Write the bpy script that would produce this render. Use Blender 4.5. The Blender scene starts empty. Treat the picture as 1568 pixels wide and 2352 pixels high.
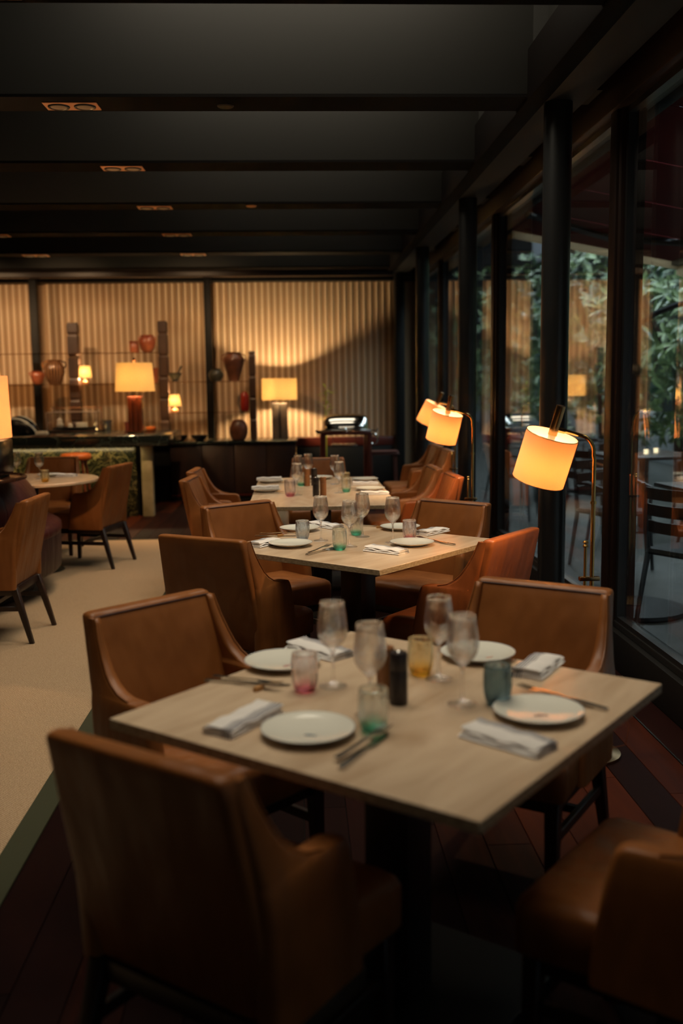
import bpy, bmesh, math, random
from mathutils import Vector, Matrix
random.seed(7)
S = bpy.context.scene
COL = S.collection
PI = math.pi

# ------------------------------------------------------------------ camera
cd = bpy.data.cameras.new('camera'); cam = bpy.data.objects.new('camera', cd); COL.objects.link(cam)
cd.sensor_fit = 'VERTICAL'; cd.sensor_height = 36; cd.lens = 35; cd.clip_start = .05
Rm = Matrix(((.99893335, .01761038, -.04268529), (-.04461654, .12995109, -.99051607), (-.01189637, .991364, .13059819)))
cam.matrix_world = Matrix.Translation((0, 0, 1.48)) @ Rm.to_4x4()
cd.dof.use_dof = True; cd.dof.focus_distance = 4.45; cd.dof.aperture_fstop = 1.75
S.camera = cam

# ------------------------------------------------------------------ world, exposure
S.view_settings.view_transform = 'Standard'; S.view_settings.look = 'None'
S.view_settings.gamma = 1; S.view_settings.use_curve_mapping = False
S.view_settings.exposure = .85
w = bpy.data.worlds.new('dusk'); S.world = w; w.use_nodes = True
wn = w.node_tree.nodes; wl = w.node_tree.links
bgn = wn['Background']; bgn.inputs[1].default_value = .8
tc = wn.new('ShaderNodeTexCoord'); sep = wn.new('ShaderNodeSeparateXYZ'); rp = wn.new('ShaderNodeValToRGB')
wl.new(tc.outputs['Generated'], sep.inputs[0]); wl.new(sep.outputs[2], rp.inputs[0]); wl.new(rp.outputs[0], bgn.inputs[0])
rp.color_ramp.elements[0].position = 0; rp.color_ramp.elements[0].color = (.10, .11, .12, 1)
rp.color_ramp.elements[1].position = .5; rp.color_ramp.elements[1].color = (.42, .55, .70, 1)

# ------------------------------------------------------------------ large lights
BAYS = [1.55, 3.03, 4.50, 5.98, 7.48, 8.95, 10.4, 11.85]
BAYPOW = [11, 27, 27, 23, 17, 10, 7, 7]
def area(name, loc, rot, sx, sy, power, colr):
    l = bpy.data.lights.new(name, 'AREA'); l.shape = 'RECTANGLE'; l.size = sx; l.size_y = sy
    l.energy = power; l.color = colr
    o = bpy.data.objects.new(name, l); COL.objects.link(o); o.location = loc; o.rotation_euler = rot
    return o
for yb, pw in zip(BAYS, BAYPOW):
    area('skylight_glow', (.1, yb, 3.86), (0, 0, 0), 1.9, .8, pw, (1, .88, .68))
def spot(loc, target, power, colr, ang=70, blend=.8, rad=.04):
    l = bpy.data.lights.new('downlight_beam', 'SPOT'); l.energy = power; l.color = colr
    l.spot_size = math.radians(ang); l.spot_blend = blend; l.shadow_soft_size = rad
    o = bpy.data.objects.new('downlight_beam', l); COL.objects.link(o); o.location = loc
    d = Vector(target) - Vector(loc); o.rotation_euler = d.to_track_quat('-Z', 'Y').to_euler()
    return o
WARM = (1, .60, .28)
for x in (-4.1, -2.87, -1.15):
    spot((x, 11.2, 2.86), (x, 13.3, 1.3), 150 if x < -2 else 95, (1, .62, .32), 100, 1, .05)
    spot((x, 9.6, 2.86), (x, 10.5, 0), 190 if x > -2 else 80, (1, .62, .3), 80, 1, .05)
spot((-1.15, 8.15, 2.86), (-1.3, 8.1, 0), 40, (1, .68, .4), 85, 1, .05)
spot((-1.15, 6.7, 2.86), (-1.2, 6.6, 0), 35, (1, .7, .42), 85, 1, .05)
spot((-1.1, 5.27, 2.86), (-1.1, 5.2, 0), 25, (1, .7, .42), 85, 1, .05)

# ------------------------------------------------------------------ materials
def mat(name, color=(.5, .5, .5), rough=.5, metal=0, spec=.5):
    m = bpy.data.materials.new(name); m.use_nodes = True
    b = m.node_tree.nodes['Principled BSDF']
    b.inputs['Base Color'].default_value = (*color, 1); b.inputs['Roughness'].default_value = rough
    b.inputs['Metallic'].default_value = metal; b.inputs['Specular IOR Level'].default_value = spec
    return m
def nodes(m): return m.node_tree.nodes, m.node_tree.links, m.node_tree.nodes['Principled BSDF']
def noise_col(m, c1, c2, scale=5, stretch=(1, 1, 1), detail=6, lo=.35, hi=.65, coord='Object', dist=0, rot=(0, 0, 0)):
    N, L, b = nodes(m)
    t = N.new('ShaderNodeTexCoord'); mp = N.new('ShaderNodeMapping'); mp.inputs['Scale'].default_value = stretch
    mp.inputs['Rotation'].default_value = rot
    n = N.new('ShaderNodeTexNoise'); n.inputs['Scale'].default_value = scale; n.inputs['Detail'].default_value = detail
    n.inputs['Distortion'].default_value = dist
    r = N.new('ShaderNodeValToRGB'); r.color_ramp.elements[0].position = lo; r.color_ramp.elements[1].position = hi
    r.color_ramp.elements[0].color = (*c1, 1); r.color_ramp.elements[1].color = (*c2, 1)
    L.new(t.outputs[coord], mp.inputs[0]); L.new(mp.outputs[0], n.inputs['Vector']); L.new(n.outputs['Fac'], r.inputs[0])
    L.new(r.outputs[0], b.inputs['Base Color'])
    return n, r
def bump(m, scale, strength, dist=.002, detail=4, stretch=(1, 1, 1), coord='Object'):
    N, L, b = nodes(m)
    t = N.new('ShaderNodeTexCoord'); mp = N.new('ShaderNodeMapping'); mp.inputs['Scale'].default_value = stretch
    n = N.new('ShaderNodeTexNoise'); n.inputs['Scale'].default_value = scale; n.inputs['Detail'].default_value = detail
    bp = N.new('ShaderNodeBump'); bp.inputs['Strength'].default_value = strength; bp.inputs['Distance'].default_value = dist
    L.new(t.outputs[coord], mp.inputs[0]); L.new(mp.outputs[0], n.inputs['Vector']); L.new(n.outputs['Fac'], bp.inputs['Height'])
    old = b.inputs['Normal'].links
    if old: L.new(old[0].from_socket, bp.inputs['Normal'])
    L.new(bp.outputs[0], b.inputs['Normal'])

M = {}
def leather(name, c1, c2, rough=.42):
    m = mat(name, c1, rough, spec=.3); noise_col(m, c1, c2, 4, detail=5, lo=.3, hi=.7)
    bump(m, 8, .7, .03, 2, (1, 1, .3)); bump(m, 260, .25, .001, 3)
    return m
M['tan'] = leather('tan_leather', (.175, .056, .012), (.285, .100, .026))
M['tan_orange'] = leather('orange_tan_leather', (.165, .042, .010), (.24, .066, .017))
M['piping'] = mat('dark_leather_piping', (.055, .014, .008), .5)
M['wine_leather'] = leather('oxblood_leather', (.035, .008, .008), (.055, .013, .011), .4)
M['wine_leather2'] = leather('redder_oxblood_leather', (.045, .008, .007), (.07, .013, .009), .45)
M['wine_skirt'] = leather('oxblood_skirt', (.03, .012, .010), (.045, .018, .015), .45)
M['darkwood'] = mat('dark_wood', (.016, .007, .004), .42); noise_col(M['darkwood'], (.010, .004, .003), (.028, .011, .006), 6, (1, 1, .1))
M['black'] = mat('black_paint', (.005, .005, .005), .5, spec=.2)
M['blackmetal'] = mat('black_metal', (.008, .0085, .009), .32, 0, .6)
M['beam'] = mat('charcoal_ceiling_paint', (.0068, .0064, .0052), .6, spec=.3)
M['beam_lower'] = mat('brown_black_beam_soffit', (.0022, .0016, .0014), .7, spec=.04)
M['ceil'] = mat('charcoal_ceiling', (.02, .02, .018), .7)
M['brownpost'] = mat('brown_black_lacquer', (.014, .0065, .0045), .38, 0, .35)
# travertine
def travertine():
    m = mat('travertine', (.5, .4, .28), .26, spec=.5)
    n, r = noise_col(m, (.44, .30, .185), (.66, .50, .345), 3.2, (2.6, .55, 3), 10, .30, .70, dist=1.2)
    e = r.color_ramp.elements.new(.5); e.color = (.57, .42, .285, 1)
    bump(m, 120, .08, .001)
    return m
M['travertine'] = travertine()
M['travertine_edge'] = mat('travertine_edge', (.34, .25, .15), .5); noise_col(M['travertine_edge'], (.25, .17, .09), (.45, .34, .21), 60, (1, 1, 3))
# floor wood
m = M['plank'] = mat('merbau_planks', (.05, .015, .008), .55, spec=.25)
N, L, b = nodes(m); b.inputs['IOR'].default_value = 1.16
t = N.new('ShaderNodeTexCoord'); mp = N.new('ShaderNodeMapping'); mp.inputs['Scale'].default_value = (9, .8, 9)
n = N.new('ShaderNodeTexNoise'); n.inputs['Scale'].default_value = 3; n.inputs['Detail'].default_value = 7
oi = N.new('ShaderNodeObjectInfo'); r = N.new('ShaderNodeValToRGB'); ad = N.new('ShaderNodeMath'); ad.operation = 'MULTIPLY_ADD'
r.color_ramp.elements[0].color = (.004, .002, .0022, 1); r.color_ramp.elements[1].color = (.055, .012, .004, 1)
e = r.color_ramp.elements.new(.55); e.color = (.011, .0036, .0032, 1)
L.new(t.outputs['Object'], mp.inputs[0]); L.new(mp.outputs[0], n.inputs['Vector'])
L.new(n.outputs['Fac'], ad.inputs[0]); ad.inputs[1].default_value = .35
sub = N.new('ShaderNodeMath'); sub.operation = 'MULTIPLY_ADD'; sub.inputs[1].default_value = .75; sub.inputs[2].default_value = -.05
L.new(oi.outputs['Random'], sub.inputs[0]); L.new(sub.outputs[0], ad.inputs[2]); L.new(ad.outputs[0], r.inputs[0]); L.new(r.outputs[0], b.inputs['Base Color'])
# carpet
m = M['carpet'] = mat('beige_woven_carpet', (.33, .235, .14), .95, spec=.1)
N, L, b = nodes(m)
t = N.new('ShaderNodeTexCoord'); wv = N.new('ShaderNodeTexWave'); wv.inputs['Scale'].default_value = 55; wv.inputs['Distortion'].default_value = 3
wv.bands_direction = 'DIAGONAL'; wv.inputs['Detail'].default_value = 3; wv.inputs['Detail Scale'].default_value = 3
n = N.new('ShaderNodeTexNoise'); n.inputs['Scale'].default_value = 260
mx = N.new('ShaderNodeMix'); mx.inputs[0].default_value = .55
r = N.new('ShaderNodeValToRGB'); r.color_ramp.elements[0].position = .25; r.color_ramp.elements[1].position = .75
r.color_ramp.elements[0].color = (.25, .165, .095, 1); r.color_ramp.elements[1].color = (.50, .36, .23, 1)
L.new(t.outputs['Object'], wv.inputs[0]); L.new(t.outputs['Object'], n.inputs[0])
L.new(wv.outputs['Fac'], mx.inputs[2]); L.new(n.outputs['Fac'], mx.inputs[3]); L.new(mx.outputs[0], r.inputs[0]); L.new(r.outputs[0], b.inputs['Base Color'])
bp = N.new('ShaderNodeBump'); bp.inputs['Distance'].default_value = .004; bp.inputs['Strength'].default_value = .6
L.new(mx.outputs[0], bp.inputs['Height']); L.new(bp.outputs[0], b.inputs['Normal'])
M['carpet_edge'] = mat('green_grey_carpet_border', (.040, .042, .022), .8, spec=.2); bump(M['carpet_edge'], 300, .3, .002)
# metals
M['brass'] = mat('polished_brass', (.62, .40, .14), .16, 1)
M['darkbrass'] = mat('aged_brass', (.45, .27, .12), .22, 1)
M['silver'] = mat('polished_silver', (.80, .78, .74), .09, 1)
M['steel'] = mat('stainless_steel', (.62, .60, .57), .18, 1)
M['copper'] = mat('copper', (.60, .27, .12), .25, 1)
# marble
def marble(name, base, vein, scale, lo=.46, hi=.52, rough=.2):
    m = mat(name, base, rough, spec=.55); N, L, b = nodes(m)
    t = N.new('ShaderNodeTexCoord')
    n1 = N.new('ShaderNodeTexNoise'); n1.inputs['Scale'].default_value = 2.2; n1.inputs['Detail'].default_value = 6
    va = N.new('ShaderNodeVectorMath'); va.operation = 'MULTIPLY_ADD'; va.inputs[1].default_value = (.9, .9, .9)
    L.new(t.outputs['Object'], n1.inputs[0]); L.new(n1.outputs['Color'], va.inputs[0]); L.new(t.outputs['Object'], va.inputs[2])
    v = N.new('ShaderNodeTexVoronoi'); v.feature = 'DISTANCE_TO_EDGE'; v.inputs['Scale'].default_value = scale
    v2 = N.new('ShaderNodeTexVoronoi'); v2.feature = 'DISTANCE_TO_EDGE'; v2.inputs['Scale'].default_value = scale * 2.7
    L.new(va.outputs[0], v.inputs[0]); L.new(va.outputs[0], v2.inputs[0])
    mn = N.new('ShaderNodeMath'); mn.operation = 'MINIMUM'; L.new(v.outputs['Distance'], mn.inputs[0]); L.new(v2.outputs['Distance'], mn.inputs[1])
    r = N.new('ShaderNodeValToRGB'); r.color_ramp.elements[0].position = 0; r.color_ramp.elements[0].color = (*vein, 1)
    r.color_ramp.elements[1].position = lo; r.color_ramp.elements[1].color = (*base, 1)
    e = r.color_ramp.elements.new(lo * .35); e.color = (*[(a * .45 + c * .55) for a, c in zip(vein, base)], 1)
    L.new(mn.outputs[0], r.inputs[0]); L.new(r.outputs[0], b.inputs['Base Color'])
    return m
M['green_marble'] = marble('green_veined_marble', (.012, .014, .007), (.24, .20, .085), 4.2, .028)
M['black_marble'] = marble('black_green_marble', (.008, .011, .010), (.04, .055, .05), 1.6, .02, rough=.16)
M['pale_stone'] = mat('pale_stone', (.34, .28, .17), .4); noise_col(M['pale_stone'], (.24, .2, .11), (.42, .35, .22), 5)
M['ceramic'] = mat('white_ceramic', (.72, .70, .62), .12, spec=.6)
M['rim_grey'] = mat('blue_grey_rim', (.25, .28, .32), .2)
M['linen'] = mat('white_linen', (.70, .66, .63), .9, spec=.1)
M['slat_light'] = mat('cream_fabric_slat', (.60, .46, .32), .8, spec=.15)
M['slat_back'] = mat('ochre_fabric_backing', (.34, .225, .135), .85, spec=.1)
M['walnut'] = mat('turned_walnut', (.26, .10, .035), .38); noise_col(M['walnut'], (.16, .055, .018), (.36, .15, .05), 8, (1, 1, .15))
M['ebony'] = mat('stained_black_wood', (.018, .011, .010), .4)
M['mahogany'] = mat('mahogany', (.07, .012, .007), .3)
M['terracotta'] = mat('glazed_terracotta', (.32, .085, .035), .3); noise_col(M['terracotta'], (.20, .045, .02), (.40, .12, .05), 7)
M['brownclay'] = mat('brown_clay', (.13, .045, .022), .35); noise_col(M['brownclay'], (.07, .025, .014), (.20, .07, .032), 6)
M['redglaze'] = mat('red_glaze', (.30, .02, .012), .2)
M['darkclay'] = mat('dark_green_clay', (.035, .035, .025), .3)
M['outfloor'] = mat('grey_terrace_paving', (.15, .15, .14), .5, spec=.3); noise_col(M['outfloor'], (.065, .067, .06), (.11, .11, .10), 3)
M['outwall'] = mat('pale_garden_wall', (.45, .47, .46), .8)
M['awning'] = mat('dark_red_awning_cloth', (.12, .015, .017), .9, spec=.1); 

M['cork'] = mat('honey_wood', (.45, .22, .07), .5)
M['orangeleather'] = mat('orange_leather', (.55, .13, .02), .4)
M['white'] = mat('white_card', (.75, .72, .62), .6)
M['blackleather'] = mat('black_gloss', (.004, .004, .004), .22)
def leafmat(name, a, b_):
    m = mat(name, a, .24, spec=.8); N, L, b = nodes(m)
    oi = N.new('ShaderNodeObjectInfo'); g = N.new('ShaderNodeNewGeometry'); r = N.new('ShaderNodeValToRGB')
    t = N.new('ShaderNodeTexNoise'); t.inputs['Scale'].default_value = 2.5
    tcn = N.new('ShaderNodeTexCoord')
    L.new(g.outputs['Position'], t.inputs[0]); L.new(t.outputs['Fac'], r.inputs[0])
    r.color_ramp.elements[0].position = .35; r.color_ramp.elements[1].position = .65
    r.color_ramp.elements[0].color = (*a, 1); r.color_ramp.elements[1].color = (*b_, 1)
    L.new(r.outputs[0], b.inputs['Base Color'])
    return m
M['leaf'] = leafmat('glossy_leaf', (.035, .085, .045), (.30, .40, .16))
M['sprig'] = mat('yellow_green_leaf', (.42, .48, .05), .4)
# thin clear glass (works alike from both sides)
def thin_glass(name, tint=(1, 1, 1), f0=.045, rough=0., boost=1.):
    m = bpy.data.materials.new(name); m.use_nodes = True; N = m.node_tree.nodes; L = m.node_tree.links
    N.clear(); out = N.new('ShaderNodeOutputMaterial'); tr = N.new('ShaderNodeBsdfTransparent'); gl = N.new('ShaderNodeBsdfGlossy')
    tr.inputs[0].default_value = (*tint, 1); gl.inputs['Roughness'].default_value = rough; gl.inputs[0].default_value = (1, 1, 1, 1)
    g = N.new('ShaderNodeNewGeometry'); d = N.new('ShaderNodeVectorMath'); d.operation = 'DOT_PRODUCT'
    L.new(g.outputs['Incoming'], d.inputs[0]); L.new(g.outputs['Normal'], d.inputs[1])
    a = N.new('ShaderNodeMath'); a.operation = 'ABSOLUTE'; L.new(d.outputs['Value'], a.inputs[0])
    s = N.new('ShaderNodeMath'); s.operation = 'SUBTRACT'; s.inputs[0].default_value = 1; L.new(a.outputs[0], s.inputs[1])
    p = N.new('ShaderNodeMath'); p.operation = 'POWER'; p.inputs[1].default_value = 4; L.new(s.outputs[0], p.inputs[0])
    ma = N.new('ShaderNodeMath'); ma.operation = 'MULTIPLY_ADD'; ma.inputs[1].default_value = (1 - f0) * boost; ma.inputs[2].default_value = f0
    ma.use_clamp = True
    L.new(p.outputs[0], ma.inputs[0])
    mx = N.new('ShaderNodeMixShader'); L.new(ma.outputs[0], mx.inputs[0]); L.new(tr.outputs[0], mx.inputs[1]); L.new(gl.outputs[0], mx.inputs[2])
    L.new(mx.outputs[0], out.inputs[0])
    return m
M['window_glass'] = thin_glass('window_glass', (.88, .91, .90), .085, boost=1.25)
M['case_glass'] = thin_glass('display_glass', (.97, .97, .97), .06)
def real_glass(name, top=(1, 1, 1), bot=None, z0=0, z1=.05, clear=.35):
    m = bpy.data.materials.new(name); m.use_nodes = True; N = m.node_tree.nodes; L = m.node_tree.links
    N.clear(); out = N.new('ShaderNodeOutputMaterial'); gl = N.new('ShaderNodeBsdfGlass'); gl.inputs['IOR'].default_value = 1.48
    gl.inputs['Roughness'].default_value = 0
    tr = N.new('ShaderNodeBsdfTransparent'); mx = N.new('ShaderNodeMixShader'); mx.inputs[0].default_value = clear
    gl.inputs[0].default_value = (*top, 1); tr.inputs[0].default_value = (*top, 1)
    if bot:
        t = N.new('ShaderNodeTexCoord'); sp = N.new('ShaderNodeSeparateXYZ'); mr = N.new('ShaderNodeMapRange')
        mr.inputs['From Min'].default_value = z0; mr.inputs['From Max'].default_value = z1
        mc = N.new('ShaderNodeMix'); mc.data_type = 'RGBA'
        L.new(t.outputs['Object'], sp.inputs[0]); L.new(sp.outputs[2], mr.inputs[0]); L.new(mr.outputs[0], mc.inputs[0])
        mc.inputs[6].default_value = (*bot, 1); mc.inputs[7].default_value = (*top, 1)
        L.new(mc.outputs[2], gl.inputs[0]); L.new(mc.outputs[2], tr.inputs[0])
    L.new(gl.outputs[0], mx.inputs[1]); L.new(tr.outputs[0], mx.inputs[2]); L.new(mx.outputs[0], out.inputs[0])
    return m
M['crystal'] = real_glass('crystal_glass', clear=.5)
M['g_green'] = real_glass('green_tinted_glass', (.975, .992, .98), (.36, .82, .70), .0, .028)
M['g_pink'] = real_glass('pink_tinted_glass', (.985, .96, .965), (.93, .50, .58), .0, .024)
M['g_amber'] = real_glass('amber_tinted_glass', (.985, .96, .86), (.97, .78, .30), .0, .034)
M['g_blue'] = real_glass('smoky_blue_glass', (.66, .75, .79), (.58, .68, .73), .0, .09, .25)
M['g_grey'] = real_glass('pale_grey_blue_glass', (.93, .95, .97), (.68, .76, .84), .0, .03)
def shade_mat(name, colr, tr=.75):
    m = bpy.data.materials.new(name); m.use_nodes = True; N = m.node_tree.nodes; L = m.node_tree.links
    N.clear(); out = N.new('ShaderNodeOutputMaterial'); d = N.new('ShaderNodeBsdfDiffuse'); t = N.new('ShaderNodeBsdfTranslucent')
    mx = N.new('ShaderNodeMixShader'); mx.inputs[0].default_value = tr
    d.inputs[0].default_value = (.85, .74, .62, 1); t.inputs[0].default_value = (*colr, 1)
    L.new(d.outputs[0], mx.inputs[1]); L.new(t.outputs[0], mx.inputs[2]); L.new(mx.outputs[0], out.inputs[0])
    return m
M['shade'] = shade_mat('linen_lampshade', (.64, .41, .235), .7)
M['shade_pale'] = shade_mat('cream_lampshade', (.78, .63, .38), .7)
def emit(name, c, s):
    m = bpy.data.materials.new(name); m.use_nodes = True; N = m.node_tree.nodes; L = m.node_tree.links
    N.clear(); out = N.new('ShaderNodeOutputMaterial'); e = N.new('ShaderNodeEmission')
    e.inputs[0].default_value = (*c, 1); e.inputs[1].default_value = s; L.new(e.outputs[0], out.inputs[0]); return m
M['valance'] = shade_mat('cream_valance', (.9, .78, .6), .6)
M['bulb'] = emit('bulb_glow', (1, .72, .36), 9)
M['flame'] = emit('flame', (1, .62, .2), 8)

# ------------------------------------------------------------------ mesh helpers
def link(o, parent=None):
    COL.objects.link(o)
    if parent: o.parent = parent
    return o
def tag(o, label=None, cat=None, group=None, kind=None):
    if label: o['label'] = label
    if cat: o['category'] = cat
    if group: o['group'] = group
    if kind: o['kind'] = kind
    return o
def empty(name, loc=(0, 0, 0), rz=0, label=None, cat=None, group=None, kind=None):
    o = bpy.data.objects.new(name, None); COL.objects.link(o); o.location = loc; o.rotation_euler = (0, 0, rz)
    o.empty_display_size = .1
    return tag(o, label, cat, group, kind)
class MB:
    def __init__(s): s.v = []; s.f = []
    def add(s, v, f):
        k = len(s.v); s.v += [tuple(p) for p in v]; s.f += [tuple(i + k for i in q) for q in f]; return s
    def box(s, x0, x1, y0, y1, z0, z1):
        return s.add([(x0, y0, z0), (x1, y0, z0), (x1, y1, z0), (x0, y1, z0), (x0, y0, z1), (x1, y0, z1), (x1, y1, z1), (x0, y1, z1)],
                     [(3, 2, 1, 0), (4, 5, 6, 7), (0, 1, 5, 4), (1, 2, 6, 5), (2, 3, 7, 6), (3, 0, 4, 7)])
    def hexa(s, bot, top):
        return s.add(list(bot) + list(top), [(3, 2, 1, 0), (4, 5, 6, 7), (0, 1, 5, 4), (1, 2, 6, 5), (2, 3, 7, 6), (3, 0, 4, 7)])
    def loft(s, rings, cap=(True, True), closed=True):
        n = len(rings[0]); v = [p for r in rings for p in r]; f = []
        for i in range(len(rings) - 1):
            for j in range(n if closed else n - 1):
                a = i * n + j; b = i * n + (j + 1) % n; f.append((a, b, b + n, a + n))
        if cap[0]: f.append(tuple(range(n))[::-1])
        if cap[1]: f.append(tuple((len(rings) - 1) * n + j for j in range(n)))
        return s.add(v, f)
    def lathe(s, prof, seg=32, c=(0, 0, 0), fl=None, cap=(False, False)):
        rings = []
        for i, (r, z) in enumerate(prof):
            ring = []
            for j in range(seg):
                a = 2 * PI * j / seg; rr = r * (fl(a, z, i) if fl else 1)
                ring.append((c[0] + rr * math.cos(a), c[1] + rr * math.sin(a), c[2] + z))
            rings.append(ring)
        return s.loft(rings, cap)
    def tube(s, pts, r, seg=8, cap=True):
        pts = [Vector(p) for p in pts]; rings = []
        up = Vector((0, 0, 1))
        for i, p in enumerate(pts):
            d = (pts[min(i + 1, len(pts) - 1)] - pts[max(i - 1, 0)]).normalized()
            if i == 0:
                ref = up if abs(d.z) < .9 else Vector((1, 0, 0)); a = d.cross(ref).normalized()
            else: a = (a - d * a.dot(d)).normalized()
            b = d.cross(a); rr = r[i] if isinstance(r, (list, tuple)) else r
            rings.append([p + a * (rr * math.cos(2 * PI * k / seg)) + b * (rr * math.sin(2 * PI * k / seg)) for k in range(seg)])
        return s.loft(rings, (cap, cap))
    def build(s, name, m, parent=None, smooth=False, bevel=0, bseg=2, loc=None, fix=True, angle=40):
        me = bpy.data.meshes.new(name)
        bm = bmesh.new(); vs = [bm.verts.new(p) for p in s.v]
        for q in s.f:
            try: bm.faces.new([vs[i] for i in q])
            except ValueError: pass
        if fix: bmesh.ops.recalc_face_normals(bm, faces=bm.faces)
        if bevel:
            es = [e for e in bm.edges if len(e.link_faces) == 2 and e.calc_face_angle(0) > .5]
            bmesh.ops.bevel(bm, geom=es, offset=bevel, segments=bseg, profile=.5, affect='EDGES', clamp_overlap=True)
        bm.to_mesh(me); bm.free()
        ms = m if isinstance(m, (list, tuple)) else [m]
        for q in ms: me.materials.append(q)
        if smooth or bevel:
            for p in me.polygons: p.use_smooth = True
            if angle: me.set_sharp_from_angle(angle=math.radians(angle))
        o = bpy.data.objects.new(name, me); link(o, parent)
        if loc: o.location = loc
        return o
def rrect(cx, cy, hx, hy, r, z, n=4):
    r = min(r, hx * .999, hy * .999); out = []
    for (sx, sy, a0) in ((1, 1, 0), (-1, 1, PI / 2), (-1, -1, PI), (1, -1, 1.5 * PI)):
        for k in range(n + 1):
            a = a0 + PI / 2 * k / n
            out.append((cx + sx * (hx - r) + r * math.cos(a), cy + sy * (hy - r) + r * math.sin(a), z))
    return out
def copy_tree(o, parent=None):
    c = o.copy()
    for k in ('label',):
        if k in c and parent is None: del c[k]
    COL.objects.link(c)
    if parent: c.parent = parent
    for ch in list(KIDS.get(o.name, [])): copy_tree(ch, c)
    return c
KIDS = {}
def index(root):
    for o in COL.objects:
        if o.parent: KIDS.setdefault(o.parent.name, [])
    KIDS.clear()
    for o in COL.objects:
        if o.parent: KIDS.setdefault(o.parent.name, []).append(o)
def place(proto, loc, rz, label, first, scale=None):
    """first use moves the prototype itself, later uses copy it with its parts"""
    if first.get(proto.name): o = copy_tree(proto)
    else: o = proto; first[proto.name] = True
    o.location = loc; o.rotation_euler = (0, 0, rz); o['label'] = label
    if scale: o.scale = scale
    return o
USED = {}

# ================================================================== STRUCTURE
GX = 1.66          # glass plane
YB = 13.45         # plane of the blinds
floor = empty('floor', kind='structure')
MB().box(-7, 1.78, -3, 14.5, -.12, -.012).build('subfloor', M['black'], floor)
pl_mesh = {}
def plank(x, y, w_, l):
    k = (round(w_, 3), round(l, 3))
    if k not in pl_mesh:
        o = MB().box(-w_ / 2 + .0012, w_ / 2 - .0012, -l / 2 + .0012, l / 2 - .0012, -.012, 0).build('plank', M['plank'], floor, bevel=.0012, bseg=1)
        pl_mesh[k] = o.data; o.location = (x, y, 0)
    else:
        o = bpy.data.objects.new('plank', pl_mesh[k]); link(o, floor); o.location = (x, y, 0)
pw = .1455
for c in range(16):                                    # planks between the carpet and the brass strip
    x = 1.455 - pw * (c + .5); y = -.4 + (c * .83) % 1.5
    while y < 13:
        plank(x, y, pw, 1.5); y += 1.5
for c in range(1):
    y = -.2
    while y < 13: plank(1.56, y, .19, 1.5); y += 1.5
for c in range(22):                                    # planks between the far carpet edge and the bar
    x = 1.455 - pw * (16.5 + c); y = 10.2 + (c * .83) % 1.4 - .7
    ys = [(9.44, y)] if y - 9.44 > .1 else []
    while y < 13.2: ys.append((y, min(y + 1.4, 13.3))); y += 1.4
    for a, b_ in ys:
        if c > 15 and a > 11.3: continue
        plank(x, (a + b_) / 2, pw, b_ - a)
MB().box(1.4565, 1.4635, -1, 13.2, -.01, .0012).build('trim_1', M['steel'], floor)

ceiling = empty('ceiling', kind='structure')
MB().box(-7, 1.8, -3, 14.5, 3.95, 4.05).build('roof_panel', M['ceil'], ceiling)
for k in range(-1, 7):
    y0 = 3.65 + 1.48 * k
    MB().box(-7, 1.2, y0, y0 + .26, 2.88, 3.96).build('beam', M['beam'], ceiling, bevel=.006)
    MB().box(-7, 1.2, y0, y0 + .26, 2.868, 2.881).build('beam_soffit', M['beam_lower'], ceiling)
    MB().box(1.195, 1.55, y0 - .004, y0 + .26, 2.9, 3.96).build('beam_end', M['beam'], ceiling)
MB().box(-7, 1.6, 13.35, 13.6, 2.79, 3.96).build('beam', M['beam'], ceiling)
MB().box(-7, 1.25, 12.86, 12.98, 2.80, 2.9).build('rail', M['brownpost'], ceiling, bevel=.006)
# long edge beam over the columns
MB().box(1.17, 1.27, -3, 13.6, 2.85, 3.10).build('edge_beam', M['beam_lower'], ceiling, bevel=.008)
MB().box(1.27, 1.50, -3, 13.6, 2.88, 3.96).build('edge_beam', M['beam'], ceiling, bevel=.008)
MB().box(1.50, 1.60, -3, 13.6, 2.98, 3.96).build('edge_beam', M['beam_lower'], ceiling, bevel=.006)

wr = empty('wall_right', kind='structure')
MB().box(1.58, 1.78, -3, 13.6, 2.79, 3.96).build('header', M['brownpost'], wr, bevel=.008)
MB().box(1.60, 1.76, -3, 13.6, 0, .19).build('sill', M['black'], wr, bevel=.006)
MB().box(1.63, 1.73, -3, 13.6, .19, .225).build('sill_rail', M['blackmetal'], wr, bevel=.005)
for y in (-.2, 2.5, 5.28, 8.0, 10.85, 13.3):
    mb = MB().lathe([(.073, 0), (.073, 2.89)], 28, (1.365, y, 0))
    mb.build('column', M['blackmetal'], wr, smooth=True)
ym = [-1.1, 2.0, 5.1, 8.2, 11.3, 13.5]
for k, y in enumerate(ym):
    mb = MB().box(1.60, 1.75, y - .052, y + .052, .19, 2.80).box(1.615, 1.735, y - .085, y + .085, .22, 2.79)
    mb.build('mullion', M['brownpost'], wr, bevel=.005)
for k in range(5):
    wd = empty('window_%d' % (k + 1), kind='structure')
    a, b_ = ym[k] + .085, ym[k + 1] - .085
    MB().box(GX - .005, GX + .005, a + .02, b_ - .02, .24, 2.77).build('glass_pane', M['window_glass'], wd)
    f = MB().box(GX - .022, GX + .022, a, a + .03, .225, 2.79).box(GX - .022, GX + .022, b_ - .03, b_, .225, 2.79)
    f.box(GX - .022, GX + .022, a + .03, b_ - .03, .225, .25).box(GX - .022, GX + .022, a + .03, b_ - .03, 2.76, 2.79)
    f.build('frame', M['steel'] if False else M['blackmetal'], wd)
wb = empty('wall_back', kind='structure')
MB().box(-7, 1.8, 13.6, 13.75, 0, 4).build('wall_panel', M['slat_back'], wb)
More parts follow.
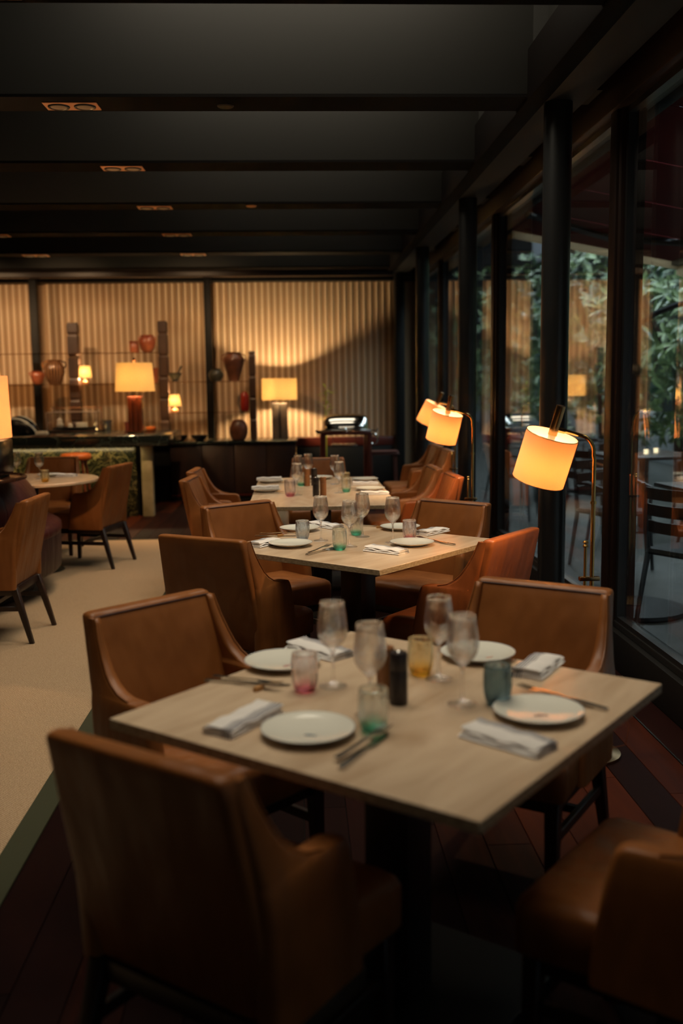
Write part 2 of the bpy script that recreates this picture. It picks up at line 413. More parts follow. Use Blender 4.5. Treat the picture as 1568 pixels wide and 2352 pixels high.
MB().box(1.31, 1.42, 13.2, 13.6, 0, 2.85).build('corner_post', M['black'], wb, bevel=.01)
MB().box(-.02, 1.31, 13.3, 13.6, 0, .62).build('dado', M['black'], wb, bevel=.006)
MB().box(-.02, 1.31, 13.29, 13.6, .622, .735).build('dado_rail', M['mahogany'], wb, bevel=.006)
MB().box(-7, 1.31, 13.3, 13.6, 2.785, 2.85).build('head_trim', M['black'], wb, bevel=.006)
for x in (-3.33, -1.125):
    MB().box(x - .045, x + .045, 13.05, 13.14, .75, 2.9).build('post', M['black'], wb, bevel=.006)
wlf = MB().box(-7.1, -7, -3, 14, 0, 4).build('wall_left', M['ceil']); tag(wlf, kind='structure')
wf = MB().box(-7, 1.8, -3.1, -3, 0, 4).build('wall_front', M['ceil']); tag(wf, kind='structure')

# carpet
cp = empty('carpet', (0, 0, 0), 0, 'large beige woven carpet with dark green grey border on the left floor', 'carpet')
MB().box(-6.9, -.962, -2.5, 9.40, 0, .009).build('pile', M['carpet'], cp, bevel=.003)
MB().box(-.962, -.872, -2.5, 9.44, 0, .008).box(-6.9, -.962, 9.40, 9.44, 0, .008).build('border', M['carpet_edge'], cp)

# ------------------------------------------------------------------ blinds: three bays of vertical slats
def blind(x0, x1, label):
    b = empty('vertical_blind', ((x0 + x1) / 2, YB, 0), 0, label, 'blind', 'striped blinds across the back wall')
    MB().box(x0 - b.location.x, x1 - b.location.x, .05, .07, .73, 2.79).build('backing', M['slat_back'], b)
    x = x0 + .0425; me = None
    while x < x1:
        if me is None:
            rings = []
            for z in (.735, 2.785):
                ring = [(.017 * math.cos(a), -.008 * math.sin(a) + .048, z) for a in [PI * i / 8 for i in range(9)]]
                rings.append(ring)
            o = MB().loft(rings, (True, True)).build('slat', M['slat_light'], b, smooth=True); me = o.data
        else: o = bpy.data.objects.new('slat', me); link(o, b)
        o.location = (x - b.location.x, 0, 0); x += .085
blind(-6.2, -3.375, 'striped cream blind at the far left behind the shelves')
blind(-3.285, -1.17, 'striped cream blind between the two black posts behind the tall pots')
blind(-1.08, 1.305, 'striped cream blind behind the short glowing table lamp and silver trolley')

# ================================================================== CHAIRS
def root_children(r): return [o for o in COL.objects if o.parent == r]
def make_chair(kind):
    root = empty('dining_armchair'); lm = M['tan'] if kind == 'tan' else M['tan_orange']
    tag(root, None, 'chair', 'tan leather dining armchairs')
    # backrest: loft of rounded rectangles, leaning back, hem at z .34
    def yc(z): return .035 - .125 * max(0, (z - .36) / .5) ** 1.25
    rings = []
    for z, hx, ht, dx in [(.345, .228, .034, 0), (.36, .232, .040, 0), (.44, .232, .044, 0), (.55, .230, .044, 0), (.66, .225, .041, 0), (.75, .220, .036, 0),
                          (.82, .2165, .031, 0), (.850, .2155, .028, 0), (.858, .212, .025, 0), (.862, .206, .018, 0)]:
        rings.append(rrect(0, yc(z) + .012, hx, ht, .016, z, 4))
    MB().loft(rings).build('backrest', lm, root, smooth=True, angle=70)
    # arms: flank panels swooping from the back down to the arm
    for s in (-1, 1):
        rings = []
        prof = [(.338, -.006, .305), (.36, -.008, .305), (.46, -.012, .292), (.56, -.02, .275), (.61, -.026, .262), (.626, -.028, .257), (.636, -.029, .248), (.641, -.029, .230),
                (.644, -.03, .165), (.654, -.032, .118), (.675, -.036, .080), (.70, -.042, .052), (.74, -.05, .024), (.79, -.062, -.004), (.835, -.075, -.022), (.850, -.078, -.03)]
        for z, y0, y1 in prof:
            k = min(1, max(0, (z - .60) / .24)); xo = .249 - .033 * k ** .9; th = .027 - .011 * k
            if z >= .644: th = max(.012, th - .003)
            hy = (y1 - y0) / 2; rings.append(rrect(s * (xo - th), (y0 + y1) / 2, th, hy, .022, z, 4))
        MB().loft(rings).build('armrest', lm, root, smooth=True, angle=70)
        # piping along the outer edge of the back flank
        pts = [(s * (.249 - .033 * min(1, max(0, (z - .60) / .24)) ** .9 - .004), y1 - .002, z + .002) for z, y0, y1 in prof[8:]]
        MB().tube(pts, .0026, 6).build('piping', lm, root, smooth=True)
    pts = [(-.2, yc(.85) + .045, .80)] + [(x, yc(.85) + .042 - .002, .851) for x in [-.198 + .0396 * i for i in range(11)]] + [(.2, yc(.85) + .045, .80)]
    MB().tube(pts, .0035, 6).build('piping', M['piping'], root, smooth=True)
    # seat: T cushion
    rings = []
    for z, g in ((.345, .004), (.352, 0), (.44, 0), (.456, .006), (.466, .02), (.470, .05)):
        r = []
        base = rrect(0, .262, .243 - g, .218 - g, .03, z + 0, 5)
        for (x, y, zz) in base:
            if y < .275: x = max(-.214, min(.214, x))
            r.append((x, y, zz + (.006 * math.cos(x * 7) if z > .45 else 0)))
        rings.append(r)
    MB().loft(rings).build('seat', lm, root, smooth=True, angle=60)
    MB().box(-.215, .215, .0, .45, .300, .348).build('seat_frame', M['darkwood'], root, bevel=.004)
    for s in (-1, 1):
        for (xt, yt, xb, yb, a, b_) in ((.205, .44, .207, .452, .021, .014), (.2, .012, .212, -.085, .021, .013)):
            bot = [(s * xb + i * b_, yb + j * b_, 0) for i, j in ((-1, -1), (1, -1), (1, 1), (-1, 1))]
            top = [(s * xt + i * a, yt + j * a, .345) for i, j in ((-1, -1), (1, -1), (1, 1), (-1, 1))]
            MB().hexa(bot, top).build('leg', M['darkwood'], root, bevel=.003, bseg=1)
        MB().box(s * .206 - .009, s * .206 + .009, -.02, .44, .205, .235).build('stretcher', M['darkwood'], root, bevel=.002, bseg=1)
    MB().box(-.2, .2, .18, .2, .207, .233).build('stretcher', M['darkwood'], root, bevel=.002, bseg=1)
    for ch in root_children(root):
        ch.data.transform(Matrix.Diagonal((1.03, .93, .965, 1)))
    return root
CH = {'tan': make_chair('tan'), 'orange': make_chair('orange')}
index(None)
def chair(tx, ty, fx, fy, label, kind='tan'):
    """tx, ty: middle of the top edge; (fx, fy): facing direction"""
    d = Vector((fx, fy)).normalized(); ox, oy = tx + .075 * d.x, ty + .075 * d.y
    return place(CH[kind], (ox, oy, 0), math.atan2(-d.x, d.y), label, USED)
chair(-.30, 1.71, .60, .80, 'tan leather armchair nearest the camera at lower left, seen from behind')
chair(-.46, 2.965, .707, -.707, 'tan leather armchair at the far left side of the nearest table')
chair(.78, 3.10, -.56, -.83, 'tan leather armchair at the far right side of the nearest table')
chair(.97, 1.72, -.77, .64, 'tan leather armchair cut by the lower right corner of the photo')
chair(-.415, 4.18, .515, .857, 'tan leather armchair seen from behind at left front of the middle table')
chair(-.34, 5.38, .60, -.80, 'tan leather armchair at the far left of the middle table')
chair(.843, 5.31, -.67, -.74, 'tan leather armchair at the far right of the middle table, before the brass lamp')
chair(.905, 4.13, -.78, .63, 'orange tan leather armchair with turned back at right front of the middle table', 'orange')
chair(-.76, 6.885, 1, -.10, 'tan leather armchair at left of the long back tables, nearer one')
chair(-.79, 7.53, 1, -.06, 'tan leather armchair at left of the long back tables, farther one')
chair(.17, 8.50, 0, -1, 'tan leather armchair at the far end of the back tables, facing the camera')
chair(1.08, 6.82, -1, -.06, 'orange tan armchair right of the back tables, nearest of the row', 'orange')
chair(1.03, 7.44, -1, -.04, 'tan armchair right of the back tables, second of the row')
chair(1.41, 9.24, -1, -.05, 'tan armchair half behind the middle lamp shade, third of the row')
chair(1.40, 9.95, -1, -.05, 'tan armchair far down the window row, its back tip by the shade')
chair(-1.53, 5.85, -1, .05, 'tan leather armchair standing on the carpet at the left edge of the photo')
chair(-1.44, 8.12, -.97, .24, 'tan leather armchair at the right of the round table')
chair(-2.2, 9.07, .03, -1, 'tan leather armchair behind the round table, before the bar stool')

# ================================================================== TABLES
def square_table(name, cx, cy, rz, label, side=.93, group='square travertine tables'):
    t = empty(name, (cx, cy, 0), rz, label, 'table', group); h = side / 2
    o = MB().box(-h, h, -h, h, .7155, .74).build('tabletop', [M['travertine']], t, bevel=.002, bseg=1)
    o.data.materials.append(M['travertine_edge'])
    for p in o.data.polygons:
        if abs(p.normal.z) < .5: p.material_index = 1
    MB().box(-.06, .06, -.055, .055, .03, .716).build('pedestal', M['ebony'], t, bevel=.004)
    MB().box(-.16, .16, -.16, .16, .70, .7156).build('mounting_plate', M['black'], t)
    MB().box(-.29, .29, -.29, .29, 0, .03).build('base_plate', M['black'], t, bevel=.006)
    return t
A1 = math.radians(-38.5)
square_table('dining_table', .222, 2.237, A1, 'square travertine dining table nearest the camera')
A2 = math.radians(-41)
square_table('dining_table', .267, 4.50, A2, 'square travertine dining table in the middle, turned cornerwise')
square_table('dining_table', .146, 6.345, 0, 'square travertine table set straight behind the middle one', .90)
square_table('dining_table', .146, 7.247, 0, 'square travertine table farthest back, pushed against another', .90)
t = empty('round_table', (-2.1, 7.93, 0), 0, 'round travertine table beyond the oxblood round settee', 'table')
MB().lathe([(0, .715), (.505, .715), (.515, .72), (.515, .735), (.51, .74), (0, .74)], 56).build('tabletop', M['travertine'], t, smooth=True, angle=30)
MB().lathe([(.0, .03), (.045, .03), (.045, .715), (0, .715)], 20).build('pedestal', M['ebony'], t, smooth=True)
MB().lathe([(0, 0), (.22, 0), (.22, .012), (.045, .035), (0, .035)], 32).build('base_plate', M['black'], t, smooth=True)

# ================================================================== TABLEWARE
TZ = .7402
G = {}
# wine glass
def flw(a, z, i): return 1 + (.006 * math.cos(20 * a + z * 15) if .108 < z < .205 else 0)
wg = empty('wine_glass'); tag(wg, None, 'glass', 'stemmed wine glasses')
outer = [(.0345, .0), (.0352, .0015), (.030, .003), (.012, .006), (.0055, .012), (.0038, .03), (.0034, .06), (.004, .082), (.0075, .092), (.016, .099), (.027, .110), (.0345, .124),
         (.0375, .140), (.0365, .158), (.0340, .178), (.0308, .2), (.0298, .2105)]
inner = [(.0288, .2105), (.0298, .2), (.0328, .178), (.0352, .158), (.0360, .140), (.033, .126), (.0252, .113), (.014, .103), (.004, .0985), (.0002, .098)]
MB().lathe([(.0002, 0)] + outer + inner, 84, fl=flw).build('glass_body', M['crystal'], wg, smooth=True, angle=None)
G['wine'] = wg
def tumbler(key, m, tw, amp, nr):
    o = empty('tumbler'); tag(o, None, 'glass', 'tinted ribbed tumblers')
    out = [(.0002, 0), (.018, 0), (.023, .003), (.0275, .012), (.031, .028), (.0325, .048), (.0322, .070), (.0312, .088), (.0308, .095)]
    inn = [(.0292, .095), (.0297, .088), (.0305, .070), (.0306, .048), (.0288, .030), (.0245, .017), (.017, .0105), (.0002, .0095)]
    n = len(out)
    MB().lathe(out + inn, 72, fl=lambda a, z, i: 1 + (amp * math.cos(nr * a + z * tw) * min(1, z / .03) * min(1, max(0, (.094 - z) / .01)) if i < n else
                                                       -amp * .6 * math.cos(nr * a + z * tw) * min(1, max(0, (.094 - z) / .02)) * min(1, z / .03))).build('glass_body', m, o, smooth=True, angle=None)
    G[key] = o
tumbler('green', M['g_green'], 55, .022, 11); tumbler('pink', M['g_pink'], 60, .04, 10)
tumbler('amber', M['g_amber'], -70, .030, 10); tumbler('blue', M['g_blue'], 30, .030, 9); tumbler('grey', M['g_grey'], 90, .05, 11)
# plate
m = M['plateprint'] = None
def plate(key, prints):
    p = empty('plate'); tag(p, None, 'plate', 'white coupe plates')
    prof = [(.0005, .004), (.045, .004), (.050, 0), (.056, 0), (.060, .004), (.082, .010), (.098, .0165), (.100, .0178), (.0995, .019), (.097, .0188), (.080, .013), (.058, .0085), (.0005, .0075)]
    MB().lathe(prof, 64).build('dish', M['ceramic'], p, smooth=True, angle=None)
    MB().tube([(.0995 * math.cos(2 * PI * i / 48), .0995 * math.sin(2 * PI * i / 48), .0185) for i in range(49)], .0008, 5, False).build('rim_line', M['rim_grey'], p, smooth=True)
    for (c, pts) in prints:
        MB().add([(x, y, .0088) for x, y in pts] + [(x, y, .0082) for x, y in pts],
                 [tuple(range(len(pts)))] + [(i, (i + 1) % len(pts), (i + 1) % len(pts) + len(pts), i + len(pts)) for i in range(len(pts))]).build('painted_motif', c, p)
    G[key] = p
blue_ink = mat('blue_ink', (.03, .09, .14), .3); red_ink = mat('red_ink', (.35, .03, .04), .3); dark_ink = mat('dark_ink', (.04, .05, .05), .3); orange_ink = mat('orange_ink', (.55, .2, .1), .3)
fish = lambda cx, cy, s, a: [(cx + s * (x * math.cos(a) - y * math.sin(a)), cy + s * (x * math.sin(a) + y * math.cos(a))) for x, y in
                             ((-1, 0), (-.5, .3), (.1, .35), (.6, .1), (1, .4), (.9, 0), (1, -.4), (.6, -.1), (.1, -.3), (-.5, -.28))]
plate('plate', []); plate('plate_blue', [(blue_ink, fish(.004, -.025, .014, -.3))]); plate('plate_red', [(red_ink, fish(.012, -.03, .013, .6))])
plate('plate_dark', [(dark_ink, fish(.0, -.02, .016, .1))]); plate('plate_orange', [(orange_ink, fish(.025, -.03, .011, .5))])
# napkin with stripes along one long side
m = M['napkin'] = mat('striped_linen', (.7, .66, .63), .9, spec=.1); N, L, b = nodes(m)
t = N.new('ShaderNodeTexCoord'); sp = N.new('ShaderNodeSeparateXYZ'); rr = N.new('ShaderNodeValToRGB'); rr.color_ramp.interpolation = 'CONSTANT'
mr = N.new('ShaderNodeMapRange'); mr.inputs['From Min'].default_value = -.045; mr.inputs['From Max'].default_value = .045
cw = (.74, .70, .67, 1); cn = (.045, .05, .085, 1)
els = rr.color_ramp.elements; els[0].position = 0; els[0].color = cw; els[1].position = .07; els[1].color = cw
for p_, c_ in ((.10, cn), (.15, cw), (.19, cn), (.23, cw), (.265, cn), (.30, cw), (.34, cn), (.37, cw)):
    e = els.new(p_); e.color = c_
L.new(t.outputs['Object'], sp.inputs[0]); L.new(sp.outputs[1], mr.inputs[0]); L.new(mr.outputs[0], rr.inputs[0]); L.new(rr.outputs[0], b.inputs['Base Color'])
bump(m, 500, .3, .001)
def napkin_proto():
    o = empty('napkin'); tag(o, None, 'napkin', 'folded striped napkins')
    for k, (g, z0) in enumerate(((0, 0), (.002, .0068), (.0045, .0136))):
        rings = []
        for i in range(15):
            x = -.094 + g + (.188 - 2 * g) * i / 14; e = 1 - abs(i - 7) / 7
            ring = []
            dz = .0022 * math.sin(i * 1.1 + k * 2) + (.0015 * k if i > 10 else 0)
            for (y, z) in ((-.041, .002), (-.039, 0), (0, 0), (.038, 0), (.0425, .0032), (.038, .0066), (0, .0072 + .001 * e), (-.039, .0064), (-.041, .0045)):
                ring.append((x + .003 * math.sin(y * 70 + k * 2), y * (1 - g * 3 - .05 * k + .02 * math.sin(i * .8 + k)) - .0015 * k, z0 + z + (dz if z0 else 0)))
            rings.append(ring)
        MB().loft(rings).build('fold', M['napkin'], o, smooth=True, angle=50)
    return o
G['napkin'] = napkin_proto()
# cutlery
def fork_proto():
    o = empty('fork'); tag(o, None, 'fork', 'forks resting tines up'); mb = MB()
    prof = [(-.10, .0055, .003), (-.095, .007, .003), (-.05, .0050, .004), (0, .0032, .007), (.03, .0035, .009), (.045, .010, .0075), (.055, .0125, .0065), (.066, .0125, .007)]
    mb.loft([[(x, -w_, z - .001), (x, w_, z - .001), (x, w_, z + .001), (x, -w_, z + .001)] for x, w_, z in prof])
    mb.build('handle', M['steel'], o, smooth=True, angle=60)
    for k in range(4):
        y = -.0105 + .007 * k
        MB().loft([[(x, y - w_, z - .0008), (x, y + w_, z - .0008), (x, y + w_, z + .0008), (x, y - w_, z + .0008)] for x, w_, z in ((.066, .002, .007), (.085, .0018, .0095), (.102, .0008, .012))]).build('tine', M['steel'], o)
    return o
def knife_proto():
    o = empty('knife'); tag(o, None, 'knife', 'table knives')
    MB().loft([[(x, -w_, .001), (x, w_, .001), (x, w_, .001 + h), (x, -w_, .001 + h)] for x, w_, h in ((-.115, .006, .005), (-.11, .0075, .006), (-.03, .006, .006), (-.005, .0045, .005))]).build('handle', M['steel'], o, smooth=True, angle=50)
    MB().loft([[(x, y0, .0025), (x, y1, .0025), (x, y1, .0025 + h), (x, y0, .0025 + h)] for x, y0, y1, h in ((-.005, -.004, .0045, .003), (.02, -.010, .0055, .002), (.08, -.010, .0055, .0016), (.105, -.002, .0055, .001))]).build('blade', M['steel'], o)
    return o
G['fork'] = fork_proto(); G['knife'] = knife_proto()
cr = empty('cutlery_rest'); tag(cr, None, 'cutlery rest', 'small wooden cutlery rests')
MB().loft([rrect(0, 0, .016, .006, .003, 0), rrect(0, 0, .0165, .0068, .004, .004), rrect(0, 0, .0155, .0055, .004, .011)]).build('block', M['cork'], cr, smooth=True, angle=60)
G['rest'] = cr
def mill(key, m_, lab):
    o = empty('pepper_mill'); tag(o, None, 'pepper mill', 'pairs of wooden mills')
    MB().lathe([(0, 0), (.0200, 0), (.0210, .002), (.0210, .078), (.0203, .080), (0, .080)], 32).build('body', m_, o, smooth=True, angle=40)
    MB().lathe([(0, .0805), (.0203, .0805), (.0210, .082), (.0210, .119), (.0195, .122), (0, .122)], 32).build('top', m_, o, smooth=True, angle=40)
    MB().lathe([(0, .1215), (.006, .1215), (.006, .1235), (.004, .1255), (0, .1262)], 16).build('knob', M['steel'], o, smooth=True)
    G[key] = o
mill('ebony', M['ebony'], ''); mill('walnut', M['walnut'], '')
index(None)
def put(key, x, y, label, rz=0, z=TZ, s=1):
    return place(G[key], (x, y, z), rz, label, USED, (s, s, s))
D = math.radians
# --- nearest table
put('plate_blue', .011, 2.023, 'white plate with small blue motif at the front left of the nearest table')
put('plate_dark', .520, 2.102, 'white plate with dark motif at the right of the nearest table')
put('plate_red', -.050, 2.545, 'white plate with small red motif at the far left of the nearest table')
put('plate_orange', .472, 2.579, 'white plate behind the wine glasses at the far right of the nearest table')
put('napkin', -.128, 2.105, 'folded napkin left of the blue motif plate on the nearest table', math.atan2(.163, .112))
put('napkin', .418, 1.945, 'folded napkin before the right hand plate on the nearest table', math.atan2(-.13, .128) + PI)
put('napkin', .047, 2.66, 'folded napkin at the far corner of the nearest table', math.atan2(-.14, .13) + PI)
put('napkin', .605, 2.455, 'folded napkin by the blue tumbler at the right rear of the nearest table', math.atan2(.165, .105) + PI)
put('wine', .076, 2.357, 'wine glass behind the pink tumbler on the nearest table')
put('wine', .151, 2.135, 'wine glass behind the green tumbler on the nearest table')
put('wine', .341, 2.393, 'wine glass beside the amber tumbler on the nearest table')
put('wine', .367, 2.195, 'wine glass between mills and blue tumbler on the nearest table')
put('pink', .007, 2.322, 'pink bottomed tumbler on the nearest table')
put('green', .150, 2.034, 'green bottomed tumbler at the front of the nearest table')
put('amber', .300, 2.433, 'amber bottomed tumbler behind the mills on the nearest table', .4)
put('blue', .446, 2.188, 'smoky blue tumbler at the right of the nearest table')
put('ebony', .222, 2.213, 'black wooden mill in front of the brown one on the nearest table')
put('walnut', .196, 2.262, 'brown wooden mill half hidden behind the black mill on the nearest table')
a = math.atan2(.184, .128)
put('knife', .128, 1.925, 'table knife lying right of the front plate on the nearest table', a + .09)
put('fork', .122, 1.945, 'fork crossing the knife right of the front plate on the nearest table', a - .02, TZ + .007)
a = math.atan2(-.075, .2)
put('knife', -.13, 2.392, 'table knife left of the pink tumbler on the nearest table', a + .1)
put('fork', -.135, 2.378, 'fork resting left of the pink tumbler on the nearest table', a - .18, TZ + .01)
put('rest', -.105, 2.338, 'small honey coloured wooden rest under the fork near the pink tumbler', a + 1.3)
a = math.atan2(.205, -.151)
put('knife', .612, 2.212, 'table knife at the right edge of the nearest table', a)
put('fork', .588, 2.215, 'fork beside the knife at the right edge of the nearest table', a + .12, TZ + .004)
# --- middle table
put('plate', -.041, 4.465, 'white plate at the front left of the middle table')
put('plate', .508, 4.425, 'white plate at the front right of the middle table')
put('plate', .002, 4.930, 'white plate behind the grey tumbler on the middle table')
put('plate', .504, 4.912, 'white plate at the far right of the middle table')
put('napkin', -.162, 4.515, 'folded napkin at the left corner of the middle table', math.atan2(.2, .12) + PI)
put('napkin', .375, 4.255, 'folded napkin at the front corner of the middle table', math.atan2(-.126, .153) + PI)
put('napkin', .135, 5.035, 'folded napkin behind the tall glasses on the middle table', math.atan2(-.173, .151) + PI)
put('napkin', .645, 4.765, 'folded napkin right of the pink tumbler on the middle table', math.atan2(.14, .13) + PI)
put('wine', .101, 4.598, 'wine glass on the middle table, leftmost of its four')
put('wine', .225, 4.410, 'wine glass behind the front green tumbler on the middle table, lowest of its four')
put('wine', .301, 4.692, 'wine glass before the rear green tumbler on the middle table')
put('wine', .429, 4.508, 'wine glass left of the pink tumbler on the middle table, rightmost of its four')
put('grey', .015, 4.621, 'clear grey spiral ribbed tumbler at the left of the middle table')
put('green', .177, 4.334, 'green tumbler at the front of the middle table')
put('green', .275, 4.748, 'green tumbler behind the wine glasses of the middle table')
put('pink', .513, 4.574, 'pink ribbed tumbler at the right of the middle table')
a = math.atan2(.21, .12)
put('knife', .095, 4.295, 'knife at the front of the middle table beside the front plate', a - .1)
put('fork', .086, 4.305, 'fork over the knife at the front of the middle table', a, TZ + .007)
lf = empty('dark_leaf_rest', (.135, 4.335, TZ), .6, 'small dark crumpled leaf shaped cutlery rest on the middle table', 'cutlery rest')
MB().loft([[(-.03, -.002, .002), (-.03, .002, .002), (-.03, 0, .004)], [(-.01, -.014, .001), (-.01, .014, .002), (-.01, 0, .010)], [(.012, -.015, .001), (.012, .016, .003), (.012, .002, .012)], [(.03, -.008, .001), (.03, .008, .001), (.03, 0, .006)]]).build('leaf_body', M['darkclay'], lf)
put('knife', -.10, 4.755, 'knife behind the left napkin of the middle table', -.06)
put('fork', -.095, 4.775, 'fork behind the left napkin of the middle table', -.2, TZ + .008)
put('rest', -.09, 4.745, 'wooden rest left of the grey tumbler on the middle table', .6)
a = math.atan2(.25, -.14)
put('knife', .640, 4.485, 'knife at the right edge of the middle table', a)
put('fork', .612, 4.50, 'fork at the right edge of the middle table', a + .12, TZ + .004)
put('knife', .385, 5.02, 'knife at the far corner of the middle table', -.35)
put('rest', .405, 4.965, 'wooden rest at the far corner of the middle table', .3)
# --- back tables
put('plate', -.203, 7.362, 'white plate at the left of the farthest table')
put('plate', -.217, 6.745, 'white plate at the left of the straight table nearer the camera')
put('plate', .496, 7.377, 'white plate at the right of the farthest table')
put('plate', .487, 6.719, 'white plate at the right of the straight table nearer the camera')
put('plate', .165, 7.58, 'white plate at the far end of the back tables')
put('napkin', -.215, 7.36, 'folded napkin lying on the left plate of the farthest table', .05, TZ + .018)
put('napkin', -.225, 6.75, 'folded napkin lying on the left plate of the straight nearer table', .05, TZ + .018)
put('napkin', .477, 7.10, 'folded napkin before the right plate of the farthest table', PI)
put('napkin', .496, 6.47, 'folded napkin before the right plate of the straight nearer table', PI)
put('wine', -.010, 6.505, 'wine glass at the left of the straight nearer back table')
put('wine', .0, 7.20, 'wine glass farther back behind the leftmost glass of the back tables')
put('wine', .074, 7.33, 'wine glass behind the left wooden mill on the farthest table')
put('wine', .264, 7.160, 'wine glass at the right of the farthest table')
put('wine', .271, 6.591, 'wine glass beside the green tumbler on the straight nearer back table')
put('pink', -.055, 6.436, 'tall pink tumbler on the straight nearer back table', 0, TZ, 1.15)
put('green', .320, 6.638, 'green tumbler on the straight nearer back table')
put('amber', .335, 7.05, 'yellowish tumbler at the right of the farthest table')
put('green', .02, 7.08, 'green tumbler half hidden by wine glasses on the farthest table')
put('walnut', .061, 7.071, 'brown wooden mill on the farthest table')
put('ebony', .113, 7.093, 'black wooden mill on the farthest table')
put('ebony', .112, 6.412, 'black wooden mill on the straight nearer back table')
put('walnut', .160, 6.44, 'brown wooden mill on the straight nearer back table')
put('fork', -.20, 6.62, 'fork before the left plate of the straight nearer back table', .1)
put('knife', -.19, 6.59, 'knife before the left plate of the straight nearer back table', .05)
put('fork', -.19, 7.22, 'fork before the left plate of the farthest table', .1)
put('knife', .40, 6.83, 'knife behind the right plate of the straight nearer back table', -.15)
# --- round table
put('wine', -2.24, 8.02, 'wine glass nearest the black lamp on the round table')
put('wine', -2.03, 7.90, 'wine glass beside the yellow tumbler on the round table')
put('amber', -1.93, 7.66, 'pale yellow spiral tumbler on the round table')
put('plate', -2.02, 8.17, 'white plate on the round table')
put('napkin', -1.89, 8.13, 'folded napkin at the right of the plate on the round table', 2.9)
put('knife', -1.98, 8.0, 'knife on the round table beside the napkin', .3)

# ================================================================== FLOOR LAMPS
def floor_lamp(tilt_x, tilt_y, loc, label, power=11):
    o = empty('floor_lamp', loc, 0, label, 'lamp', 'brass reading lamps along the window')
    ax = Vector((math.tan(tilt_x), -math.tan(tilt_y), 1)).normalized()
    q = ax.to_track_quat('Z', 'Y'); Rq = q.to_matrix()
    top = Vector((-.158, 0, 1.268)); H_ = .190; R_ = .100
    def P(x, y, z): return top + Rq @ Vector((x, y, z))
    # shade: thin open cylinder with wall thickness
    seg = 56; rings = []
    for r, z in ((R_, 0), (R_, -H_ * .5), (R_, -H_), (R_ - .0015, -H_), (R_ - .0015, -H_ * .5), (R_ - .0015, 0)):
        rings.append([P(r * math.cos(2 * PI * k / seg), r * math.sin(2 * PI * k / seg), z) for k in range(seg)])
    rings.append(rings[0])
    sh = MB().loft(rings, (False, False)).build('lamp_shade', M['shade'], o, smooth=True, angle=50)
    for z in (0, -H_):
        MB().tube([P((R_ + .0003) * math.cos(2 * PI * k / 40), (R_ + .0003) * math.sin(2 * PI * k / 40), z) for k in range(41)], .0016, 5, False).build('rim', M['darkbrass'], sh, smooth=True)
    a = -1.05
    MB().tube([P((R_ + .001) * math.cos(a), (R_ + .001) * math.sin(a), z) for z in (-.003, -H_ + .003)], .0034, 6).build('seam', M['piping'], sh)
    for k in range(3):
        a = 2 * PI * k / 3 + .5
        MB().tube([P(.012 * math.cos(a), .012 * math.sin(a), -.028), P((R_ - .002) * math.cos(a), (R_ - .002) * math.sin(a), -.004)], .0012, 5).build('spoke', M['brass'], sh)
    MB().tube([P(0, 0, .115), P(0, 0, .108), P(0, 0, .02), P(0, 0, -.002)], [.0165, .0175, .0175, .0175], 20).build('socket_cover', M['darkbrass'], o, smooth=True)
    MB().tube([P(0, 0, -.002), P(0, 0, -.045)], .014, 16).build('bulb_holder', M['white'], o, smooth=True)
    MB().lathe([(.001, -.03), (.018, -.022), (.027, 0), (.02, .022), (.012, .035)], 16, tuple(P(0, 0, -.082))).build('bulb', M['bulb'], o, smooth=True)
    l = bpy.data.lights.new('lamp_light', 'POINT'); l.energy = power; l.color = (1, .62, .30); l.shadow_soft_size = .03
    lo = bpy.data.objects.new('lamp_light', l); link(lo, o); lo.location = P(0, 0, -.118)
    # arm and pole
    j = P(.012, 0, .022)
    pts = [j, P(.03, -.005, .022)]
    e0 = Vector(pts[-1]); e1 = Vector((-.045, 0, 1.262)); pts += [e0.lerp(e1, .5), e1]
    for k in range(1, 7):
        a = PI / 2 * k / 7 * 1.3; pts.append(Vector((-.045 + .05 * min(1, math.sin(a) * .95), 0, 1.262 - .055 * (1 - math.cos(a)) - .012 * k / 6)))
    pts += [Vector((.005, 0, 1.17)), Vector((.005, 0, 1.0))]
    MB().tube(pts, .0075, 10).build('arm', M['brass'], o, smooth=True)
    MB().tube([j - Vector((.012, 0, -.002)), j + (e1 - j) * .35], .0105, 10).build('arm_sleeve', M['brass'], o, smooth=True)
    MB().tube([(.005, 0, 1.0), (.005, 0, .03)], .0085, 12).build('pole', M['brass'], o, smooth=True)
    MB().lathe([(.0, 0), (.012, 0), (.012, .01), (0, .01)], 14, (.005, 0, 1.0)).build('collar', M['brass'], o, smooth=True)
    MB().tube([(-.022, 0, .845), (-.022, 0, .03)], .006, 10).build('rod', M['brass'], o, smooth=True)
    for z in (.845, .83): MB().lathe([(0, 0), (.010, .002), (.011, .007), (.008, .012), (0, .013)], 14, (-.022, 0, z)).build('knob', M['brass'], o, smooth=True)
    MB().box(-.045, .035, -.012, .012, .70, .716).build('clamp', M['darkbrass'], o, bevel=.003)
    MB().lathe([(0, 0), (.14, 0), (.14, .012), (.03, .03), (0, .03)], 36, (-.01, 0, 0)).build('base', M['darkbrass'], o, smooth=True, angle=40)
    return o
floor_lamp(D(13.5), D(13), (1.125, 3.75, 0), 'brass floor lamp with tilted drum shade nearest the camera')
floor_lamp(D(12), D(12), (1.125, 6.40, 0), 'brass floor lamp behind the middle table, its shade overlapping another')
floor_lamp(D(26), D(10), (1.36, 8.60, 0), 'brass floor lamp farthest back with the most tilted shade')

